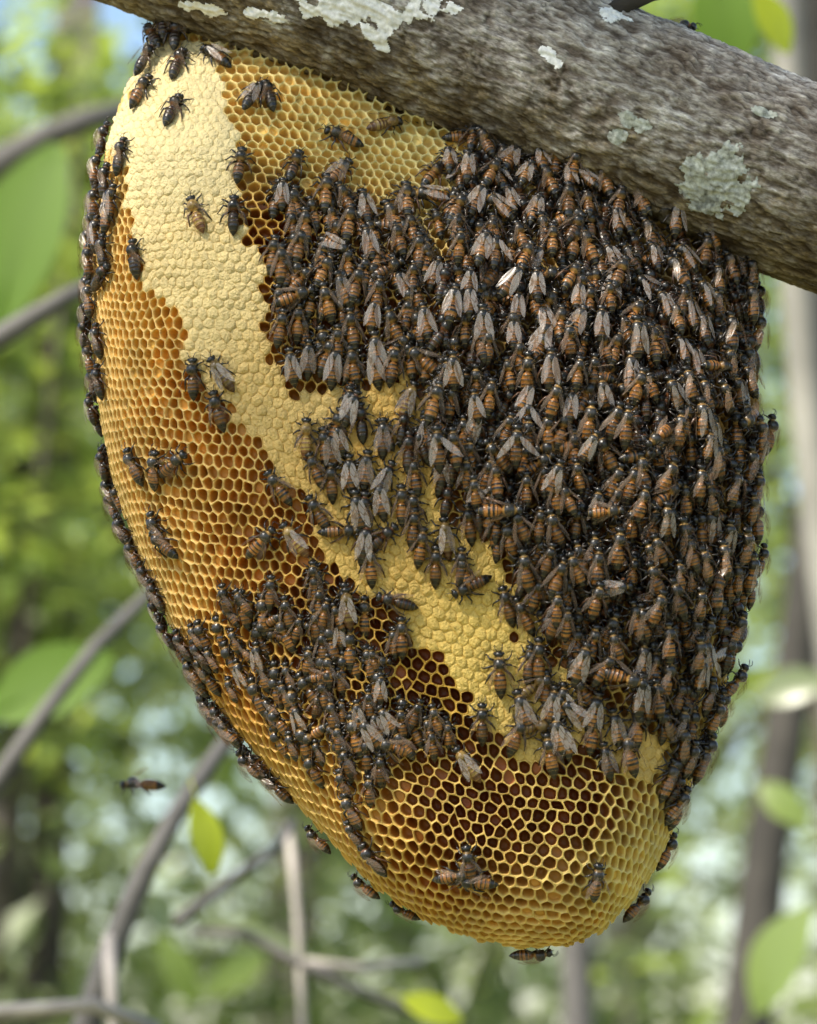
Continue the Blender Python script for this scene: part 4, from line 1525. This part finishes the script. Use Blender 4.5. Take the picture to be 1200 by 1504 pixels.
def shrub(x, y, h, w, n, size, mat, label, seed):
    rnd = random.Random(seed)
    t = bpy.data.objects.new('shrub', None)
    COL.objects.link(t)
    t.location = (x, y, 0)
    tag(t, label, 'shrub', None)
    cents = []
    for k in range(7):
        e = Vector((rnd.gauss(0, w * .5), rnd.gauss(0, w * .35), h * rnd.uniform(.65, 1.0)))
        m = Vector((e.x * .4, e.y * .4, h * .5))
        v, f = tube([(e.x * .1, e.y * .1, -0.05), m, e], [.014, .010, .004], 6)
        link('stem', mesh('stem', v, f, np.zeros((len(v), 3)), mats=[M_FARBARK]), t)
        for q in range(4):
            cents.append(m.lerp(e, rnd.uniform(.1, 1.05)) + Vector((rnd.gauss(0, w * .2), rnd.gauss(0, w * .2), rnd.gauss(0, h * .06))))
    v, f = leaf_cloud(cents, n, size, (w * .22, w * .22, h * .12), rnd)
    link('foliage', mesh('foliage', v, f, smooth=False, mats=[mat]), t)


SHRUBS = [(-0.95, 4.2, 1.85, .75, 1500, .075, M_LEAF_B, 'grey-green shrub below the left of the comb'), (0.05, 4.6, 1.75, .7, 1400, .07, M_LEAF_B, 'low grey-green shrub straight below the comb tip'),
          (0.95, 4.3, 1.9, .7, 1400, .075, M_LEAF_C, 'fresh green shrub below the right rim of the comb'), (-0.35, 5.8, 2.15, .9, 1700, .08, M_LEAF_A, 'tall green shrub behind the flying bee'),
          (1.5, 5.6, 2.3, .8, 1500, .08, M_LEAF_C, 'tall fresh green shrub right of the thin trunk'), (-1.7, 5.6, 2.4, .9, 1600, .08, M_LEAF_C, 'tall fresh green shrub at the left end of the thicket'),
          (0.55, 6.9, 2.4, 1.0, 1700, .085, M_LEAF_B, 'wide grey-green shrub behind the thin-stemmed tree'), (2.6, 6.0, 2.2, .9, 1300, .085, M_LEAF_A, 'green shrub at the right end of the thicket')]
for i, a in enumerate(SHRUBS):
    shrub(*a, seed=300 + i)

# the far wood: one mass of foliage that nobody could count
rnd = random.Random(900)
cents = [(rnd.uniform(-11, 11), rnd.uniform(15, 22), rnd.uniform(0, 4.3) + abs(rnd.gauss(0, 0.9))) for _ in range(560)]
v, f = leaf_cloud(cents, 34000, 0.18, (0.5, 0.5, 0.42), rnd)
tag(link('far_wood', mesh('far_wood', v, f, smooth=False, mats=[M_LEAF_F])), 'blurred far wood of pale green foliage behind everything', 'foliage', kind='stuff')


# --- bare sapling stems and twigs in the middle distance
def stick(name, pts, radii, label, cat='branch', mat=M_FARBARK, parts=()):
    base = at(*pts[0])
    e = bpy.data.objects.new(name, None)
    COL.objects.link(e)
    e.location = base
    tag(e, label, cat)
    P = [at(*p) - base for p in pts]
    v, f = tube(P, radii, 12)
    link('stem', mesh('stem', v, f, np.zeros((len(v), 3)), mats=[mat]), e)
    for (pp, rr, mt) in parts:
        v, f = tube([at(*p) - base for p in pp], rr, 10)
        link('twig', mesh('twig', v, f, np.zeros((len(v), 3)), mats=[mt]), e)
    return e


M_PALETWIG = plain('dead_twig', (0.33, 0.30, 0.27), 0.8, 60, 0.3)
M_GREYSTEM = plain('smooth_grey_bark', (0.09, 0.085, 0.08), 0.75, 50, 0.3)
M_DARKSTEM = plain('dark_brown_bark', (0.042, 0.038, 0.032), 0.85, 30, 0.4)
M_PALESTEM = plain('pale_grey_bark', (0.19, 0.185, 0.16), 0.8, 14, 0.3)
stick('sapling', [(-60, 1930, 0.75), (120, 1530, 0.75), (165, 1390, 0.75), (215, 1275, 0.75), (262, 1190, 0.76), (318, 1108, 0.78), (420, 980, 0.82), (560, 800, 0.9)], [.0078, .0074, .0064, .0054, .0046, .004, .0034, .0026],
      'grey sapling stem leaning behind the lower left of the comb', 'sapling', M_GREYSTEM,
      [([(262, 1352, 0.85), (330, 1300, 0.9), (405, 1245, 0.95), (430, 1205, 1.0)], [.0034, .003, .0026, .002], M_GREYSTEM),
       ([(160, 1378, 0.735), (163, 1440, 0.72), (168, 1530, 0.7)], [.0034, .0034, .003], M_PALETWIG)])
stick('bare_branch', [(-120, 1300, 0.9), (0, 1140, 0.9), (70, 1040, 0.9), (140, 950, 0.92), (205, 885, 0.94), (330, 760, 1.0)], [.006, .005, .0042, .0038, .0034, .0024],
      'thin grey branch slanting up to the left rim of the comb', 'branch', M_GREYSTEM)
stick('bare_branch', [(-200, 590, 0.8), (0, 495, 0.8), (50, 465, 0.8), (100, 435, 0.8), (220, 380, 0.85)], [.0075, .006, .0055, .0045, .003], 'short grey branch pointing at the left rim beside the bee columns', 'branch', M_GREYSTEM)
stick('bare_branch', [(-200, 330, 1.6), (0, 240, 1.6), (60, 205, 1.6), (130, 175, 1.6), (260, 140, 1.7)], [.013, .012, .011, .009, .006], 'blurred branch in the foliage left of the comb top', 'branch', M_GREYSTEM)
stick('dead_twig', [(452, 1640, 1.0), (445, 1500, 1.0), (437, 1350, 1.0), (424, 1210, 1.0)], [.0024, .0024, .0022, .0028], 'pale upright dead twig under the lower left rim', 'twig', M_PALETWIG,
      [([(446, 1415, 1.0), (520, 1422, 1.02), (620, 1412, 1.06)], [.0035, .003, .0022], M_PALETWIG), ([(280, 1368, 1.0), (360, 1372, 1.0), (446, 1418, 1.0), (560, 1470, 1.0), (640, 1500, 1.0)], [.002, .003, .003, .0025, .002], M_GREYSTEM)])
stick('fallen_stick', [(-80, 1490, 0.6), (60, 1482, 0.6), (135, 1476, 0.6), (230, 1510, 0.62)], [.0035, .0035, .0035, .003], 'bent pale stick crossing the foot of the sapling', 'stick', M_PALETWIG)


def trunk(name, pts, radii, mat, label):
    b = at(*pts[-1])
    e = bpy.data.objects.new(name, None)
    COL.objects.link(e)
    e.location = (b.x, b.y, 0)
    tag(e, label, 'tree')
    P = [at(*p) - e.location for p in pts]
    P.append(Vector((P[-1].x, P[-1].y, -0.05)))
    v, f = tube(P, list(radii) + [radii[-1] * 1.15], 18)
    link('trunk', mesh('trunk', v, f, np.zeros((len(v), 3)), mats=[mat]), e)
    rnd = random.Random(len(label))
    top = P[0]
    cents = []
    for k in range(5):
        en = top + Vector((rnd.gauss(0, .5), rnd.gauss(0, .5), rnd.uniform(.2, 1.0)))
        v, f = tube([top - Vector((0, 0, .05)), (top + en) / 2 + Vector((0, 0, .1)), en], [radii[0] * .6, radii[0] * .35, .005], 8)
        link('limb', mesh('limb', v, f, np.zeros((len(v), 3)), mats=[mat]), e)
        cents += [en, (top + en) / 2]
    v, f = leaf_cloud(cents, 900, .08, (.3, .3, .25), rnd)
    link('crown', mesh('crown', v, f, smooth=False, mats=[M_LEAF_C]), e)


trunk('grey_trunk_tree', [(1130, -900, 2.2), (1160, 200, 2.2), (1172, 440, 2.2), (1186, 600, 2.2), (1205, 760, 2.2), (1230, 960, 2.2), (1250, 1120, 2.2), (1270, 1340, 2.2), (1280, 1520, 2.2)], [.013, .0145, .015, .016, .017, .018, .020, .022, .024], M_PALESTEM,
      'pale grey tree trunk standing just beyond the right rim')
trunk('dark_trunk_tree', [(1215, -900, 3.6), (1200, 0, 3.6), (1205, 700, 3.6), (1165, 1000, 3.6), (1125, 1250, 3.6), (1098, 1500, 3.6)], [.022, .024, .025, .027, .030, .034], M_DARKSTEM, 'dark brown trunk crossing behind the pale grey one')
trunk('slim_trunk_tree', [(800, -1400, 3.0), (842, 900, 3.0), (846, 1400, 3.0), (850, 1520, 3.0)], [.014, .016, .017, .018], M_GREYSTEM, 'slim grey stem standing below the comb tip')


# --- single leaves that show their shape
def leaf(name, px, py, y, length, width, ang, yaw, mat, label, curl=0.12):
    c = at(px, py, y)
    V, F = [], []
    n = 9
    for i in range(n):
        t = i / (n - 1)
        w = width * (math.sin(math.pi * min(1, t * .93 + .035)) ** .8) * .5
        x = (t - .5) * length
        z = -curl * length * (t - .5) ** 2 * 2
        V += [(x, -w, z + w * .25), (x, 0, z), (x, w, z + w * .25)]
    for i in range(n - 1):
        for k in (0, 1):
            F.append((i * 3 + k, i * 3 + k + 1, i * 3 + k + 4, i * 3 + k + 3))
    e = bpy.data.objects.new(name, None)
    COL.objects.link(e)
    e.location = c
    e.rotation_euler = (Matrix.Rotation(R_(yaw), 3, 'Z') @ Matrix.Rotation(R_(-ang), 3, 'Y') @ Matrix.Rotation(R_(78), 3, 'X')).to_euler()
    tag(e, label, 'leaf')
    link('blade', mesh('blade', V, F, mats=[mat]), e)
    v, f = tube([(-length * .78, 0, -.02 * length), (-length * .5, 0, 0), (length * .45, 0, -curl * length * .3 - .0006)], [length * .012, length * .012, length * .004], 5)
    link('midrib', mesh('midrib', v, f, mats=[mat]), e)


leaf('leaf', 302, 1228, 0.62, 0.034, 0.0155, -75, 10, M_LEAF_D, 'yellow-green leaf hanging beside the leaning sapling')
leaf('leaf', 635, 1482, 0.95, 0.034, 0.016, -20, 5, M_LEAF_D, 'yellow-green leaf under the pale twig at the bottom')
leaf('leaf', 232, 1338, 0.95, 0.025, 0.018, -50, 40, M_LEAF_B, 'small pale leaf right of the sapling stem')
leaf('leaf', 1135, 30, 0.75, 0.036, 0.018, -65, 0, M_LEAF_D, 'bright lime leaf above the branch beside a darker one')
leaf('leaf', 1062, 30, 1.1, 0.062, 0.042, -80, 0, M_LEAF_G, 'broad green leaf hanging behind the top of the branch')
leaf('leaf', 32, 345, 1.35, 0.135, 0.062, 72, 0, M_LEAF_G, 'very broad green leaf left of the bee columns')
leaf('leaf', 72, 1005, 1.25, 0.085, 0.048, 25, 0, M_LEAF_G, 'broad green leaf crossed by the thin slanting branch')
leaf('leaf', 1145, 1410, 1.6, 0.085, 0.046, 60, -30, M_LEAF_C, 'big glossy leaf at the foot of the dark trunk')
leaf('leaf', 1160, 1010, 1.7, 0.06, 0.03, 10, -20, M_LEAF_B, 'pale leaf in front of the dark trunk')
leaf('leaf', 1150, 1180, 1.8, 0.05, 0.026, -40, -20, M_LEAF_C, 'small green leaf in front of the dark trunk')
leaf('leaf', 380, 1375, 1.2, 0.075, 0.013, -22, 0, M_LEAF_B, 'long narrow arching leaf behind the pale twig')
leaf('leaf', 345, 1430, 2.3, 0.075, 0.03, 30, 30, M_LEAF_C, 'bright broad leaf low behind the narrow arching one')
leaf('leaf', 262, 1425, 2.3, 0.075, 0.03, 120, 30, M_LEAF_C, 'green leaf low beside the sapling foot')
